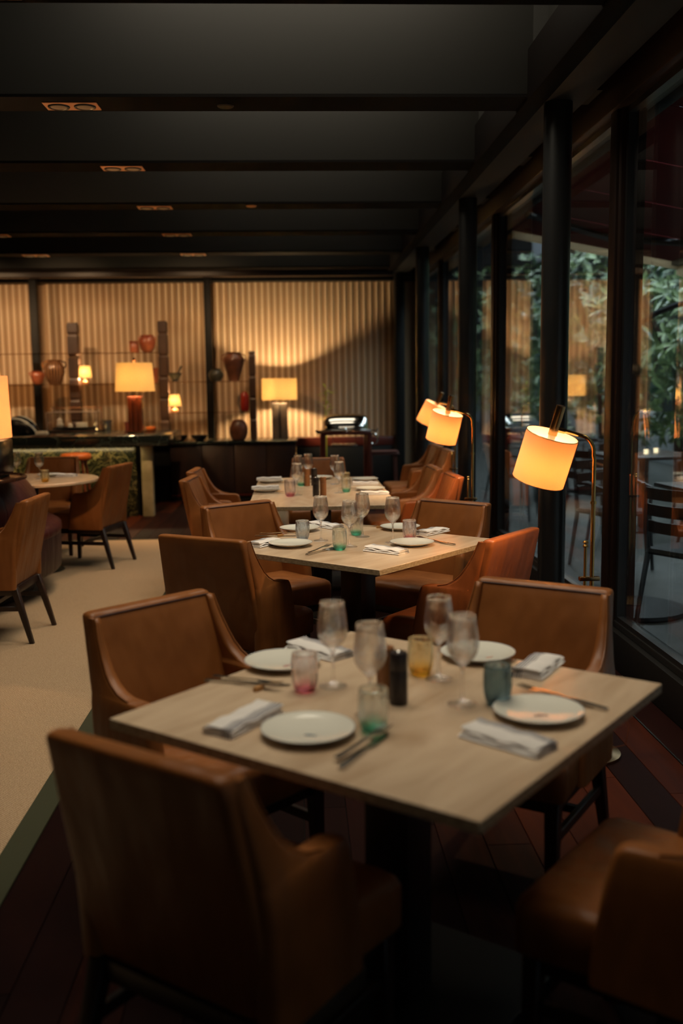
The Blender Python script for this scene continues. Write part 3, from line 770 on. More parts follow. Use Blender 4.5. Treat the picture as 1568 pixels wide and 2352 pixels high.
# ================================================================== BAR
bar = empty('bar_counter', (-1.6, 11.6, 0), 0, 'long bar with black marble top and green veined marble front', 'bar')
bx = lambda x0, x1, y0, y1, z0, z1: MB().box(x0 + 1.6, x1 + 1.6, y0 - 11.6, y1 - 11.6, z0, z1)
bx(-6.8, -1.42, 11.0, 12.3, .795, .912).build('countertop', M['black_marble'], bar, bevel=.008)
x = -6.8
while x < -1.8:
    x1 = min(x + 1.25, -1.745); bx(x + .002, x1 - .002, 11.17, 11.23, .0, .796).build('front_panel', M['green_marble'], bar, bevel=.003); x = x1
bx(-1.74, -1.62, 11.12, 11.24, 0, .796).build('end_panel', M['pale_stone'], bar, bevel=.006)
bx(-6.8, -1.75, 11.24, 12.2, 0, .796).build('carcass', M['black'], bar)
area('bar_underlight', (-3.9, 11.06, .785), (0, 0, 0), 4.2, .10, 6, (1, .74, .34))
bc = empty('back_counter', (-.8, 12.9, 0), 0, 'low dark wood counter with black stone top under the shelves', 'counter')
bq = lambda x0, x1, y0, y1, z0, z1: MB().box(x0 + .8, x1 + .8, y0 - 12.9, y1 - 12.9, z0, z1)
bq(-4.6, -.01, 12.5, 13.28, .715, .745).build('countertop', M['black_marble'], bc, bevel=.004)
x = -1.6
while x < -.05:
    bq(x + .004, min(x + .40, -.02) - .004, 12.53, 12.56, .09, .712).build('door', M['darkwood'], bc, bevel=.004); x += .40
bq(-4.6, -.03, 12.56, 13.28, .0, .714).build('carcass', M['black'], bc)
bq(-1.6, -.03, 12.54, 12.555, .06, .085).build('plinth_strip', M['mahogany'], bc)

# shelving
sv = empty('shelving_unit', (-2, 12.72, 0), 0, 'notched dark wood posts carrying thin glass shelves on the back counter', 'shelf')
def npost(x, w_, ztop):
    rings = []; z = .745; k = 0
    cuts = [.26 * i for i in range(8)]
    def ring(z, q): return rrect(x + 2, 0, w_ / 2 * q, .06 * q, .006, z, 1)
    while z < ztop - .01:
        z1 = min(z + .27, ztop)
        rings += [ring(z, .84), ring(z + .02, .98), ring(z + .025, 1), ring(z1 - .03, 1), ring(z1 - .025, .98), ring(z1 - .005, .84)]; z = z1
    MB().loft(rings).build('post', M['brownshelf'], sv, bevel=0)
M['brownshelf'] = mat('brown_shelf_wood', (.055, .026, .015), .45); noise_col(M['brownshelf'], (.035, .016, .010), (.08, .038, .02), 5, (1, 1, .1))
npost(-4.3, .13, 2.24); npost(-2.77, .13, 2.24); npost(-1.662, .115, 2.25); npost(-.555, .085, 1.87)
M['shelfglass'] = thin_glass('amber_edge_glass_shelf', (.80, .68, .54), .10)
for (x0, x1, z) in ((-4.24, -1.72, 1.860), (-4.24, -1.72, 1.478), (-1.60, -.60, 1.494), (-1.60, -.60, 1.112)):
    MB().box(x0 + 2, x1 + 2, -.15, .15, z - .012, z).build('shelf', M['shelfglass'], sv, bevel=.002, bseg=1)

def pot(name, cat, x, y, z, prof, m, label, handles=None, seg=36):
    o = empty(name, (x, y, z), 0, label, cat)
    H0 = prof[-1][1]
    inn = [(max(.001, r - .006), max(zz, .01)) for r, zz in prof[::-1]]
    MB().lathe([(.001, 0)] + prof + inn + [(.001, .01)], seg).build('body', m, o, smooth=True, angle=60)
    if handles:
        for s in (-1, 1):
            pts = [(s * r, 0, zz) for r, zz in handles]; MB().tube(pts, .010, 8).build('handle', m, o, smooth=True)
    return o
YS = 12.7
pot('clay_pot', 'pot', -3.23, YS, 1.479, [(.045, 0), (.07, .04), (.085, .10), (.075, .14), (.06, .155), (.072, .172)], M['terracotta'], 'small red clay pot with handles on the left shelf', [(.068, .155), (.10, .14), (.082, .11)])
m = mat('striped_glaze', (.2, .08, .03), .25); N, L, b = nodes(m)
t = N.new('ShaderNodeTexCoord'); gr = N.new('ShaderNodeTexGradient'); gr.gradient_type = 'RADIAL'; mu = N.new('ShaderNodeMath'); mu.operation = 'MULTIPLY'; mu.inputs[1].default_value = 22 * PI * 2
sn = N.new('ShaderNodeMath'); sn.operation = 'SINE'; r_ = N.new('ShaderNodeValToRGB'); r_.color_ramp.elements[0].position = .55; r_.color_ramp.elements[1].position = .75
r_.color_ramp.elements[0].color = (.035, .016, .010, 1); r_.color_ramp.elements[1].color = (.42, .19, .07, 1)
L.new(t.outputs['Object'], gr.inputs[0]); L.new(gr.outputs['Fac'], mu.inputs[0]); L.new(mu.outputs[0], sn.inputs[0]); L.new(sn.outputs[0], r_.inputs[0]); L.new(r_.outputs[0], b.inputs['Base Color'])
pot('clay_pot', 'pot', -3.018, YS, 1.479, [(.07, 0), (.10, .06), (.128, .15), (.125, .21), (.09, .27), (.075, .285), (.082, .305)], m, 'large dark clay pot with ochre vertical streaks on the left shelf', [(.08, .29), (.14, .27), (.145, .23), (.122, .20)])
pot('clay_pot', 'pot', -2.018, YS, 1.861, [(.052, 0), (.058, .02), (.060, .09), (.050, .105), (.050, .115), (.062, .118), (.062, .14)], M['terracotta'], 'small orange clay jar on the top shelf')
pot('clay_pot', 'pot', -1.853, YS, 1.861, [(.055, 0), (.085, .05), (.103, .12), (.095, .17), (.075, .195), (.085, .215)], M['terracotta'], 'round brown clay pot on the top shelf beside the jar', [(.08, .19), (.11, .18), (.098, .15)])
pot('clay_pot', 'pot', -1.79, YS, 1.479, [(.05, 0), (.06, .03), (.062, .14), (.066, .19)], M['terracotta'], 'tall orange cup behind the bar lamp on the shelf')
pot('mortar', 'mortar', -1.525, YS, 1.495, [(.045, 0), (.035, .015), (.05, .04), (.078, .08), (.085, .11)], M['darkclay'], 'dark mortar on the shelf right of the tall post')
MB().tube([(0, 0, 0), (.04, 0, .055), (.075, 0, .13)], [.016, .010, .014], 10).build('pestle', M['darkclay']).location = (-1.515, YS, 1.56)
tag(bpy.data.objects['pestle'], 'dark pestle leaning out of the mortar', 'pestle')
pot('dark_bowl_pot', 'pot', -1.01, YS, 1.495, [(.06, 0), (.09, .05), (.095, .09), (.07, .13), (.055, .14), (.06, .155)], M['darkclay'], 'squat dark green clay pot beside the amphora')
pot('amphora', 'pot', -.785, YS, 1.495, [(.062, 0), (.085, .08), (.12, .19), (.135, .26), (.125, .295), (.085, .325), (.082, .34), (.095, .355)], M['brownclay'], 'tall brown amphora with two handles on the right shelf', [(.085, .335), (.14, .32), (.152, .28), (.132, .25)])
pot('red_vase', 'vase', -.66, YS, 1.113, [(.035, 0), (.052, .02), (.055, .08), (.055, .17), (.05, .21), (.03, .235), (.028, .25)], M['redglaze'], 'red glazed vase on the lower right shelf')
pot('brown_vase', 'vase', -.745, YS, .7465, [(.075, 0), (.095, .03), (.115, .10), (.112, .17), (.09, .23), (.06, .26), (.055, .265)], M['brownclay'], 'brown ribbed vase on the back counter beside the short post')
for x, s_, lb in ((-1.50, 1, 'shallow black bowl on the back counter, left one'), (-1.24, .9, 'shallow black bowl on the back counter, right one')):
    pot('black_bowl', 'bowl', x, 12.68, .7465, [(.05 * s_, 0), (.06 * s_, .006), (.11 * s_, .05), (.118 * s_, .075)], M['black'], lb)

def shade_lamp(name, loc, label, base_fn, r0, r1, z0, z1, power, mt, colr=(1, .70, .36), rad=.03, fin=False, lz=None):
    o = empty(name, loc, 0, label, 'lamp'); base_fn(o)
    t_ = .002
    prof = [(r0, z0), ((r0 + r1) / 2, (z0 + z1) / 2), (r1, z1), (r1 - t_, z1), ((r0 + r1) / 2 - t_, (z0 + z1) / 2), (r0 - t_, z0), (r0, z0)]
    MB().lathe(prof, 48).build('lamp_shade', mt, o, smooth=True, angle=50)
    MB().tube([(0, 0, z0 - .07), (0, 0, z1 - .005)], .004, 8).build('stem', M['brass'], o)
    zb = lz or (z0 + z1) / 2
    MB().lathe([(.001, -.03), (.015, -.022), (.022, 0), (.018, .02), (.01, .03)], 14, (0, 0, zb)).build('bulb', M['bulb'], o, smooth=True)
    for k in range(3):
        a = 2 * PI * k / 3; MB().tube([(0, 0, z1 - .01), (r1 * .99 * math.cos(a), r1 * .99 * math.sin(a), z1 - .01)], .0015, 5).build('spoke', M['brass'], o)
    l = bpy.data.lights.new('lamp_light', 'POINT'); l.energy = power; l.color = colr; l.shadow_soft_size = rad
    lo = bpy.data.objects.new('lamp_light', l); link(lo, o); lo.location = (.0, -.03, zb)
    if fin: MB().lathe([(0, 0), (.012, .002), (.02, .018), (.024, .035), (.016, .055), (0, .06)], 16, (0, 0, z1 + .002)).build('finial', M['copper'], o, smooth=True)
    return o
# tall bar lamp
m = M['glazedbrown'] = mat('brown_glazed_column', (.16, .035, .014), .16, spec=.7)
def base_bar(o):
    for k in range(3):
        MB().box(-.082 + .055 * k, -.030 + .055 * k, -.08, .08, .0, .42).build('column', M['glazedbrown'], o, bevel=.012)
    MB().box(-.09, .09, -.085, .085, 0, .02).build('foot', M['darkbrass'], o, bevel=.003)
shade_lamp('table_lamp', (-1.855, 11.62, .9125), 'tall table lamp with glossy brown column base and cream shade on the bar', base_bar, .226, .203, .475, .80, 40, M['shade_pale'], fin=True, lz=.63)
m = mat('grey_brown_stone', (.075, .055, .038), .6)
def base_sq(o):
    MB().box(-.10, -.008, -.07, .07, 0, .46).build('base_block', m, o, bevel=.004)
    MB().box(.008, .10, -.07, .07, 0, .46).build('base_block', m, o, bevel=.004)
    MB().box(-.008, .008, -.05, .05, 0, .45).build('base_core', M['black'], o)
shade_lamp('table_lamp', (-.225, 12.98, .7465), 'short wide glowing lamp with split grey stone base right of the shelves', base_sq, .228, .226, .50, .775, 75, M['shade_pale'], lz=.62)
def base_small(o):
    MB().lathe([(0, 0), (.045, 0), (.045, .03), (.02, .04), (.015, .06), (0, .06)], 20).build('base', M['walnut'], o, smooth=True)
shade_lamp('small_lamp', (-2.64, YS, 1.479), 'small glowing lamp on the left shelf beside the post', base_small, .085, .062, .075, .225, 24, M['shade_pale'], rad=.02)
shade_lamp('small_lamp', (-1.54, YS, 1.113), 'small glowing lamp on the lower shelf between the brown posts', base_small, .085, .062, .075, .225, 24, M['shade_pale'], rad=.02)
shade_lamp('small_lamp', (-3.77, YS, 1.479), 'small glowing lamp at the very left edge above the big shade', base_small, .085, .062, .075, .225, 24, M['shade_pale'], rad=.02)

# bar items
dc = empty('display_case', (-2.665, 12.12, .9125), 0, 'clear glass display case with pastries and copper rail on the bar', 'display case')
for (x0, x1, y0, y1, z0, z1) in ((-.30, .29, -.16, -.156, .02, .235), (-.30, .29, .156, .16, .02, .235), (-.30, -.296, -.16, .16, .02, .235), (.286, .29, -.16, .16, .02, .235), (-.30, .29, -.16, .16, .232, .236)):
    MB().box(x0, x1, y0, y1, z0, z1).build('pane', M['case_glass'], dc)
MB().box(-.31, .30, -.17, .17, 0, .02).build('base', M['darkwood'], dc, bevel=.003)
fr = MB()
for s in (-1, 1):
    for x in (-.30, .288): fr.box(x - .003, x + .003, s * .16 - .003, s * .16 + .003, .02, .24)
    fr.box(-.303, .291, s * .16 - .003, s * .16 + .003, .234, .241)
fr.build('frame', mat('bright_edge', (.7, .58, .5), .3, .6), dc)
MB().box(-.24, .25, -.12, .12, .03, .055).build('tray', M['black'], dc, bevel=.003)
MB().tube([(-.28, .02, .285), (.32, .02, .285)], .006, 8).build('rail', M['copper'], dc, smooth=True)
for x in (-.25, .31): MB().tube([(x, .02, .02), (x, .02, .30)], .006, 8).build('rail_post', M['copper'], dc, smooth=True)
MB().lathe([(0, 0), (.035, 0), (.045, .03), (.03, .06), (.035, .09), (0, .12)], 12).build('wrapped_cake', M['white'], None, smooth=True).location = (-2.84, 12.1, .968)
tag(bpy.data.objects['wrapped_cake'], 'pale wrapped cake at the left inside the display case', 'cake')
MB().lathe([(0, 0), (.03, 0), (.032, .025), (.018, .045), (0, .05)], 12).build('bun', M['white'], None, smooth=True).location = (-2.72, 12.1, .968)
tag(bpy.data.objects['bun'], 'small cream bun in the middle of the display case', 'pastry')
MB().box(-.06, .06, -.03, .03, 0, .055).build('white_card', M['white'], None, bevel=.003).location = (-2.58, 12.1, .968)
tag(bpy.data.objects['white_card'], 'small white block card inside the display case', 'card')
MB().tube([(0, 0, 0), (.03, 0, .06), (.035, 0, .09)], [.008, .014, .004], 8).build('tongs', M['steel']).location = (-2.44, 12.1, .968)
tag(bpy.data.objects['tongs'], 'steel tongs standing at the right inside the display case', 'tongs')
# black and white ribbed piece
m = mat('black_white_bands', (.02, .02, .02), .25); N, L, b = nodes(m)
t = N.new('ShaderNodeTexCoord'); sp = N.new('ShaderNodeVectorMath'); sp.operation = 'LENGTH'; mp = N.new('ShaderNodeMapping'); mp.inputs['Location'].default_value = (.12, 0, .10)
r_ = N.new('ShaderNodeValToRGB'); r_.color_ramp.interpolation = 'CONSTANT'; e_ = r_.color_ramp.elements
e_[0].position = 0; e_[0].color = (.01, .01, .01, 1); e_[1].position = .275; e_[1].color = (.7, .7, .62, 1)
for p_, c_ in ((.292, (.01, .01, .01, 1)), (.312, (.7, .7, .62, 1)), (.33, (.01, .01, .01, 1))): q_ = e_.new(p_); q_.color = c_
L.new(t.outputs['Object'], mp.inputs[0]); L.new(mp.outputs[0], sp.inputs[0]); L.new(sp.outputs['Value'], r_.inputs[0]); L.new(r_.outputs[0], b.inputs['Base Color'])
zz = empty('striped_sculpture', (-3.12, 11.65, .9125), 0, 'rounded black piece with white bands on the bar beside the large shade', 'ornament')
MB().loft([[(x_, -.09 * q, 0), (x_, -.07 * q, h_ * .7), (x_, 0, h_), (x_, .07 * q, h_ * .7), (x_, .09 * q, 0)] for x_, q, h_ in ((-.22, .6, .14), (-.15, 1, .20), (-.08, 1, .215), (0, 1, .205), (.06, 1, .17), (.11, .9, .12), (.14, .7, .05), (.15, .5, .01))]).build('body', m, zz, smooth=True, angle=None)
MB().box(-.01, .12, -.05, .05, 0, .02).box(0, .11, -.04, .04, .02, .035).build('saucer_stack', M['white'], None, bevel=.004).location = (-2.99, 11.62, .9125)
tag(bpy.data.objects['saucer_stack'], 'low stack of pale saucers beside the striped piece on the bar', 'saucers')
ib = empty('ice_bucket', (-2.295, 12.18, .9125), 0, 'steel ice bucket on the bar right of the display case', 'bucket')
MB().lathe([(0, 0), (.052, 0), (.060, .12), (.066, .125), (.066, .13), (.057, .13), (.05, .008), (0, .008)], 32).build('body', M['steel'], ib, smooth=True, angle=40)
MB().tube([(-.066, 0, .12), (-.085, 0, .11), (-.083, 0, .09), (-.064, 0, .085)], .004, 6).build('handle', M['steel'], ib); MB().tube([(.066, 0, .12), (.085, 0, .11), (.083, 0, .09), (.064, 0, .085)], .004, 6).build('handle', M['steel'], ib)
cn_ = empty('candle_glass', (-2.385, 12.0, .9125), 0, 'small lit candle glass beside the ice bucket', 'candle')
MB().lathe([(0, 0), (.022, 0), (.025, .05), (.023, .05), (.02, .004), (0, .004)], 20).build('glass_body', M['case_glass'], cn_, smooth=True)
MB().lathe([(0, .02), (.006, .024), (.008, .033), (.004, .043), (0, .05)], 10).build('flame', M['flame'], cn_, smooth=True)
pot('dark_cup', 'cup', -2.045, 12.1, .9125, [(.025, 0), (.027, .02), (.027, .11)], M['mahogany'], 'small dark cup left of the tall bar lamp')
pot('red_bowl', 'bowl', -1.745, 12.0, .9125, [(.045, 0), (.058, .012), (.063, .05)], M['orangeleather'], 'small orange red bowl right of the tall bar lamp')
# bar stool
st = empty('bar_stool', (-2.30, 10.42, 0), .2, 'orange round topped bar stool in front of the bar', 'stool'); st.scale = (1, 1, 1.07)
MB().lathe([(0, .655), (.14, .655), (.155, .665), (.158, .69), (.15, .712), (.12, .72), (0, .722)], 40).build('seat', M['orangeleather'], st, smooth=True, angle=60)
for k in range(4):
    a = PI / 4 + k * PI / 2 - .2
    MB().tube([(.11 * math.cos(a), .11 * math.sin(a), .66), (.19 * math.cos(a), .19 * math.sin(a), 0)], [.016, .011], 10).build('leg', M['stoolwood'] if 'stoolwood' in M else M.setdefault('stoolwood', mat('red_brown_wood', (.16, .035, .012), .35)), st, smooth=True)
MB().tube([(.165 * math.cos(PI * k / 12), .165 * math.sin(PI * k / 12), .22) for k in range(25)], .007, 6, False).build('foot_ring', M['brass'], st, smooth=True)

# ================================================================== ROUND SETTEE AND BIG LAMP
se = empty('round_settee', (-2.95, 7.0, 0), 0, 'large round oxblood leather settee with raised centre at the left', 'sofa')
MB().lathe([(0, .02), (1.02, .02), (1.02, .17), (0, .17)], 64).build('plinth', M['black'], se, smooth=True, angle=30)
MB().lathe([(.9, .17), (1.2, .17), (1.215, .19), (1.22, .30), (1.22, .44)], 72).build('skirt', M['wine_skirt'], se, smooth=True, angle=40)
MB().lathe([(.9, .43), (1.22, .43), (1.228, .45), (1.225, .49), (1.19, .515), (1.1, .525), (.95, .525)], 72).build('seat', M['wine_leather2'], se, smooth=True, angle=60)
def bprof(): return [(1.02, .50), (1.07, .56), (1.085, .63), (1.06, .72), (1.0, .80), (.93, .845), (.86, .86), (.4, .862)]
for k in range(10):
    a0 = 2 * PI * k / 10 + .27; a1 = a0 + 2 * PI / 10 - .004; rings = []
    for j in range(9):
        a = a0 + (a1 - a0) * j / 8; q = 1 - .006 * (abs(j - 4) / 4) ** 4
        rings.append([(r * q * math.cos(a), r * q * math.sin(a), z) for r, z in bprof()] + [(.4 * math.cos(a), .4 * math.sin(a), .50)])
    MB().loft(rings).build('back_panel', M['wine_leather2'] if k % 2 else M['wine_leather'], se, smooth=True, angle=50)
se.scale = (1.02, 1.02, 1); LX, LY = -2.205, 6.55
tr = empty('round_tray', (LX, LY, .8625), 0, 'round dark wood tray on the settee centre under the large lamp', 'tray')
MB().lathe([(0, 0), (.40, 0), (.425, .008), (.425, .02), (.41, .026), (.40, .014), (0, .012)], 56).build('disc', M['walnutdark'] if 'walnutdark' in M else M.setdefault('walnutdark', mat('dark_walnut', (.05, .018, .009), .25)), tr, smooth=True, angle=40)
def base_black(o):
    MB().box(-.30, .30, -.22, .22, .02, .245).build('base', M['blackleather'], o, bevel=.01)
    MB().box(-.27, .27, -.2, .2, 0, .02).build('foot', M['black'], o)
shade_lamp('table_lamp', (LX, LY, .878), 'large table lamp with black box base and tall cylinder shade at the left edge', base_black, .345, .335, .262, .66, 30, M['shade'], (1, .6, .3), fin=False, lz=.42)

# ================================================================== TROLLEY
tl = empty('carving_trolley', (.575, 12.0, 0), 0, 'mahogany carving trolley with polished silver roll top dome', 'trolley')
rings = []
for i in range(15):
    u = -1 + 2 * i / 14; x = .275 * math.sin(u * PI / 2) * 1.0; q = max(.03, (1 - abs(u) ** 3.2)) ** .5
    rings.append([(x, .22 * q * math.cos(PI * k / 16), .905 + .185 * q * math.sin(PI * k / 16)) for k in range(17)])
MB().loft(rings).build('dome', M['silver'], tl, smooth=True, angle=60)
MB().box(-.285, .285, -.24, .24, .875, .908).build('dome_rim', M['silver'], tl, bevel=.008)
MB().tube([(-.09, -.235, .93), (-.09, -.26, .94), (.09, -.26, .94), (.09, -.235, .93)], .006, 8).build('dome_handle', M['silver'], tl, smooth=True)
for (a_, b_) in ((-.01, .005),): MB().tube([(a_, -.22, .93), (b_, -.235, .88)], .007, 8).build('latch', M['silver'], tl)
MB().box(-.30, .30, -.25, .25, .845, .876).build('top_frame', M['mahogany'], tl, bevel=.005)
for sx in (-1, 1):
    for sy in (-1, 1):
        MB().box(sx * .27 - .03, sx * .27 + .03, sy * .22 - .03, sy * .22 + .03, .06, .846).build('leg', M['mahogany'], tl, bevel=.005)
        w_ = MB().lathe([(0, -.012), (.03, -.012), (.032, 0), (.03, .012), (0, .012)], 16)
        w_.v = [(sx * .27 + vx, sy * .22 + vz, .032 + vy) for vx, vy, vz in w_.v]; w_.build('castor', M['black'], tl, smooth=True)
MB().box(-.29, .29, -.24, .24, .16, .18).build('lower_shelf', M['mahogany'], tl, bevel=.004)
MB().box(-.18, .13, -.24, .1, .715, .727).build('plate_rack', M['steel'], tl, bevel=.002)
for x in (-.16, .11): MB().tube([(x, -.2, .727), (x, -.2, .85)], .004, 6).build('rack_rod', M['steel'], tl)
rg = [(.325 + .045 * math.cos(2 * PI * k / 24), -.22, .795 + .062 * math.sin(2 * PI * k / 24)) for k in range(25)]
MB().tube(rg, .009, 8, False).build('hanging_ring', M['silver'], tl, smooth=True)
MB().tube([(.285, -.2, .89), (.33, -.22, .90), (.365, -.22, .885), (.37, -.22, .92)], .008, 8).build('hook', M['silver'], tl, smooth=True)
MB().tube([(-.285, -.2, .885), (-.33, -.2, .88), (-.36, -.2, .90)], [.012, .02, .01], 8).build('bracket', M['darkbrass'], tl, smooth=True)
ss = empty('side_stand', (1.03, 12.0, 0), 0, 'small folding side stand with thin brown legs right of the trolley', 'stand')
MB().box(-.185, .185, -.15, .15, .60, .614).build('upper_board', M['mahoganylight'] if 'mahoganylight' in M else M.setdefault('mahoganylight', mat('mahogany_light', (.10, .035, .028), .35)), ss, bevel=.003)
MB().box(-.175, .175, -.15, .15, .628, .636).build('tray_rail', M['mahoganylight'], ss)
for sx in (-1, 1):
    MB().box(sx * .15 - .006, sx * .15 + .006, -.006, .006, .613, .63).build('spacer', M['mahoganylight'], ss)
    for sy in (-1, 1): MB().hexa([(sx * .16 + i, sy * .13 + j, 0) for i, j in ((-.008, -.008), (.008, -.008), (.008, .008), (-.008, .008))], [(sx * .145 + i, sy * .12 + j, .60) for i, j in ((-.01, -.01), (.01, -.01), (.01, .01), (-.01, .01))]).build('leg', M['mahoganylight'], ss)
# plant behind trolley
pt = empty('leafy_plant', (.36, 12.75, 0), 0, 'thin yellow green plant behind the silver trolley', 'plant')
MB().lathe([(0, 0), (.12, 0), (.15, .30), (.14, .30), (.12, .26), (0, .26)], 24).build('planter', M['black'], pt, smooth=True, angle=40)
MB().tube([(0, 0, .26), (.01, 0, .7), (.0, 0, 1.1), (.02, 0, 1.35)], .006, 6).build('stem', M['sprig'], pt)
rnd = random.Random(3)
for k in range(26):
    z = 1.0 + .016 * k; a = rnd.uniform(0, 2 * PI); ln = rnd.uniform(.10, .19); el = rnd.uniform(-.2, .7)
    d = Vector((math.cos(a) * math.cos(el), math.sin(a) * math.cos(el), math.sin(el))); s_ = d.cross(Vector((0, 0, 1))).normalized() * .014; b0 = Vector((.01, 0, z))
    MB().add([b0, b0 + d * ln * .5 + s_ + Vector((0, 0, .004)), b0 + d * ln - Vector((0, 0, .02)), b0 + d * ln * .5 - s_ + Vector((0, 0, .004)), b0 + d * ln * .5 - Vector((0, 0, .001))],
             [(0, 1, 4), (1, 2, 4), (2, 3, 4), (3, 0, 4)]).build('leaf', M['sprig'], pt)

# ================================================================== CEILING SPOTLIGHTS
M['plate_warm'] = mat('copper_fixture_plate', (.75, .36, .18), .45, .3); M['lens'] = mat('pale_lamp_lens', (.36, .28, .2), .3)
def double_light(x, y, label):
    o = empty('ceiling_spotlight', (x, y, 2.868), 0, label, 'ceiling light', 'twin spotlights set in the ceiling beams')
    MB().box(-.135, .135, -.068, .068, -.006, 0).build('plate', M['plate_warm'], o, bevel=.002, bseg=1)
    for s in (-1, 1):
        MB().lathe([(.0, -.010), (.040, -.010), (.043, -.012), (.052, -.012), (.055, -.006), (.0, -.005)], 28, (s * .065, 0, 0)).build('bezel', M['blackmetal'], o, smooth=True, angle=30)
        MB().lathe([(0, -.0125), (.034, -.0115), (.040, -.0102), (0, -.0098)], 24, (s * .065, 0, 0)).build('lens', M['lens'], o, smooth=True)
for k in range(-1, 6):
    y0 = 3.78 + 1.48 * k
    nm = ['first', 'nearest visible', 'second', 'third', 'fourth', 'fifth', 'last'][k + 1]
    if k >= 0: double_light(-1.103, y0 + .022, 'twin spotlight in the %s beam above the dining tables' % ['top edge', 'nearest lit', 'second lit', 'third lit', 'fourth lit', 'fifth lit'][k])
    if k >= 3: double_light(-2.80, y0 + .022, 'twin spotlight at the far left of the %s beam' % ['', '', '', 'third lit', 'fourth lit', 'fifth lit'][k])
for y0 in (5.285, 8.19):
    o = empty('round_ceiling_fitting', (-.335, y0, 2.868), 0, 'small round fitting in the %s' % ('nearest lit beam' if y0 < 6 else 'third lit beam'), 'ceiling fitting')
    MB().lathe([(0, -.008), (.036, -.008), (.042, -.003), (.042, 0), (0, 0)], 24).build('cap', M['plate_warm'] if y0 > 6 else M['brownpost'], o, smooth=True)

# ================================================================== OUTSIDE
tf = MB().box(1.78, 30, -6, 45, -.1, -.002).build('terrace_floor', M['outfloor']); tag(tf, kind='structure')
gw = MB().box(6.3, 6.6, -4, 45, 0, .85).build('garden_wall', M['outwall'], bevel=.01); tag(gw, 'low pale garden wall beyond the terrace tables', 'wall')
hw = MB().box(9.5, 9.7, -6, 45, 0, 6).build('dark_backdrop_hedge', mat('dark_hedge', (.012, .022, .014), .9)); tag(hw, 'dark clipped hedge behind the glossy leaved shrubs', 'hedge')
bw = MB().box(1.8, 9.4, 40, 40.2, 0, 7).build('far_hedge', M['ceil']); tag(bw, 'dark planting closing the far end of the terrace', 'hedge')
# awning
aw = empty('awning', (1.85, 6, 2.62), 0, 'dark red awning stretched over the terrace with cream edge', 'awning')
def zaw(x): return 2.80 - (x - 1.80) * .19
def strip(x0, x1, y0, y1, dz0, dz1):
    mb = MB(); z0, z1 = zaw(x0), zaw(x1)
    mb.hexa([(x0 - 1.85, y0 - 6, z0 - 2.62 + dz0), (x1 - 1.85, y0 - 6, z1 - 2.62 + dz0), (x1 - 1.85, y1 - 6, z1 - 2.62 + dz0), (x0 - 1.85, y1 - 6, z0 - 2.62 + dz0)],
            [(x0 - 1.85, y0 - 6, z0 - 2.62 + dz1), (x1 - 1.85, y0 - 6, z1 - 2.62 + dz1), (x1 - 1.85, y1 - 6, z1 - 2.62 + dz1), (x0 - 1.85, y1 - 6, z0 - 2.62 + dz1)]); return mb
y = -4.0
while y < 8.9:
    strip(1.80, 3.42, y, min(y + .98, 9.0), 0, .006).build('cloth_panel', M['awning'], aw); y += 1.0
strip(1.80, 3.42, 8.96, 9.0, -.06, .0).build('side_valance', M['valance'], aw)
vp = MB()
for k in range(26):
    y0 = -4 + k * .5; pts = [(y0 + .5 * j / 6, -.10 - .05 * math.sin(PI * j / 6)) for j in range(7)]
    zt = zaw(3.42) - 2.62
    vp.add([(1.57, p - 6, zt + q) for p, q in pts] + [(1.57, y0 + .5 - 6, zt), (1.57, y0 - 6, zt)] + [(1.576, p - 6, zt + q) for p, q in pts] + [(1.576, y0 + .5 - 6, zt), (1.576, y0 - 6, zt)],
           [tuple(range(9)), tuple(range(17, 8, -1))])
vp.build('front_valance', M['valance'], aw)
strip(3.36, 3.44, -4, 9, -.035, .0).build('front_bar', M['blackmetal'], aw)
for ya in (8.0, 4.4):
    zt = 2.62 - 2.62
    MB().tube([(-.02, ya - 6, .14), (.75, ya - 6 + .35, .0), (1.53, ya - 6 - .35, -.16)], .028, 8).build('folding_arm', M['blackmetal'], aw, smooth=True)
MB().tube([(-.05, -5, .20), (-.05, 3, .20)], .05, 10).build('cassette', M['beam'], aw, smooth=True)
# eave
ev = MB().box(1.78, 2.02, -3, 14, 2.88, 3.1).build('eave', M['beam']); tag(ev, kind='structure')
# arched tube
ag = empty('arched_lamp_post', (3.6, 8.6, 0), 0, 'black arched metal tube rising above the terrace tables', 'arch')
MB().tube([(-.62, .8, 0)] + [(-.62 + .75 * (1 - math.cos(a)), .8 - 1.1 * (1 - math.cos(a)) * .5, 1.55 + .62 * math.sin(a)) for a in [PI * k / 16 for k in range(17)]] + [(.88, -.3, 0)], .028, 8).build('tube', M['blackmetal'], ag, smooth=True)

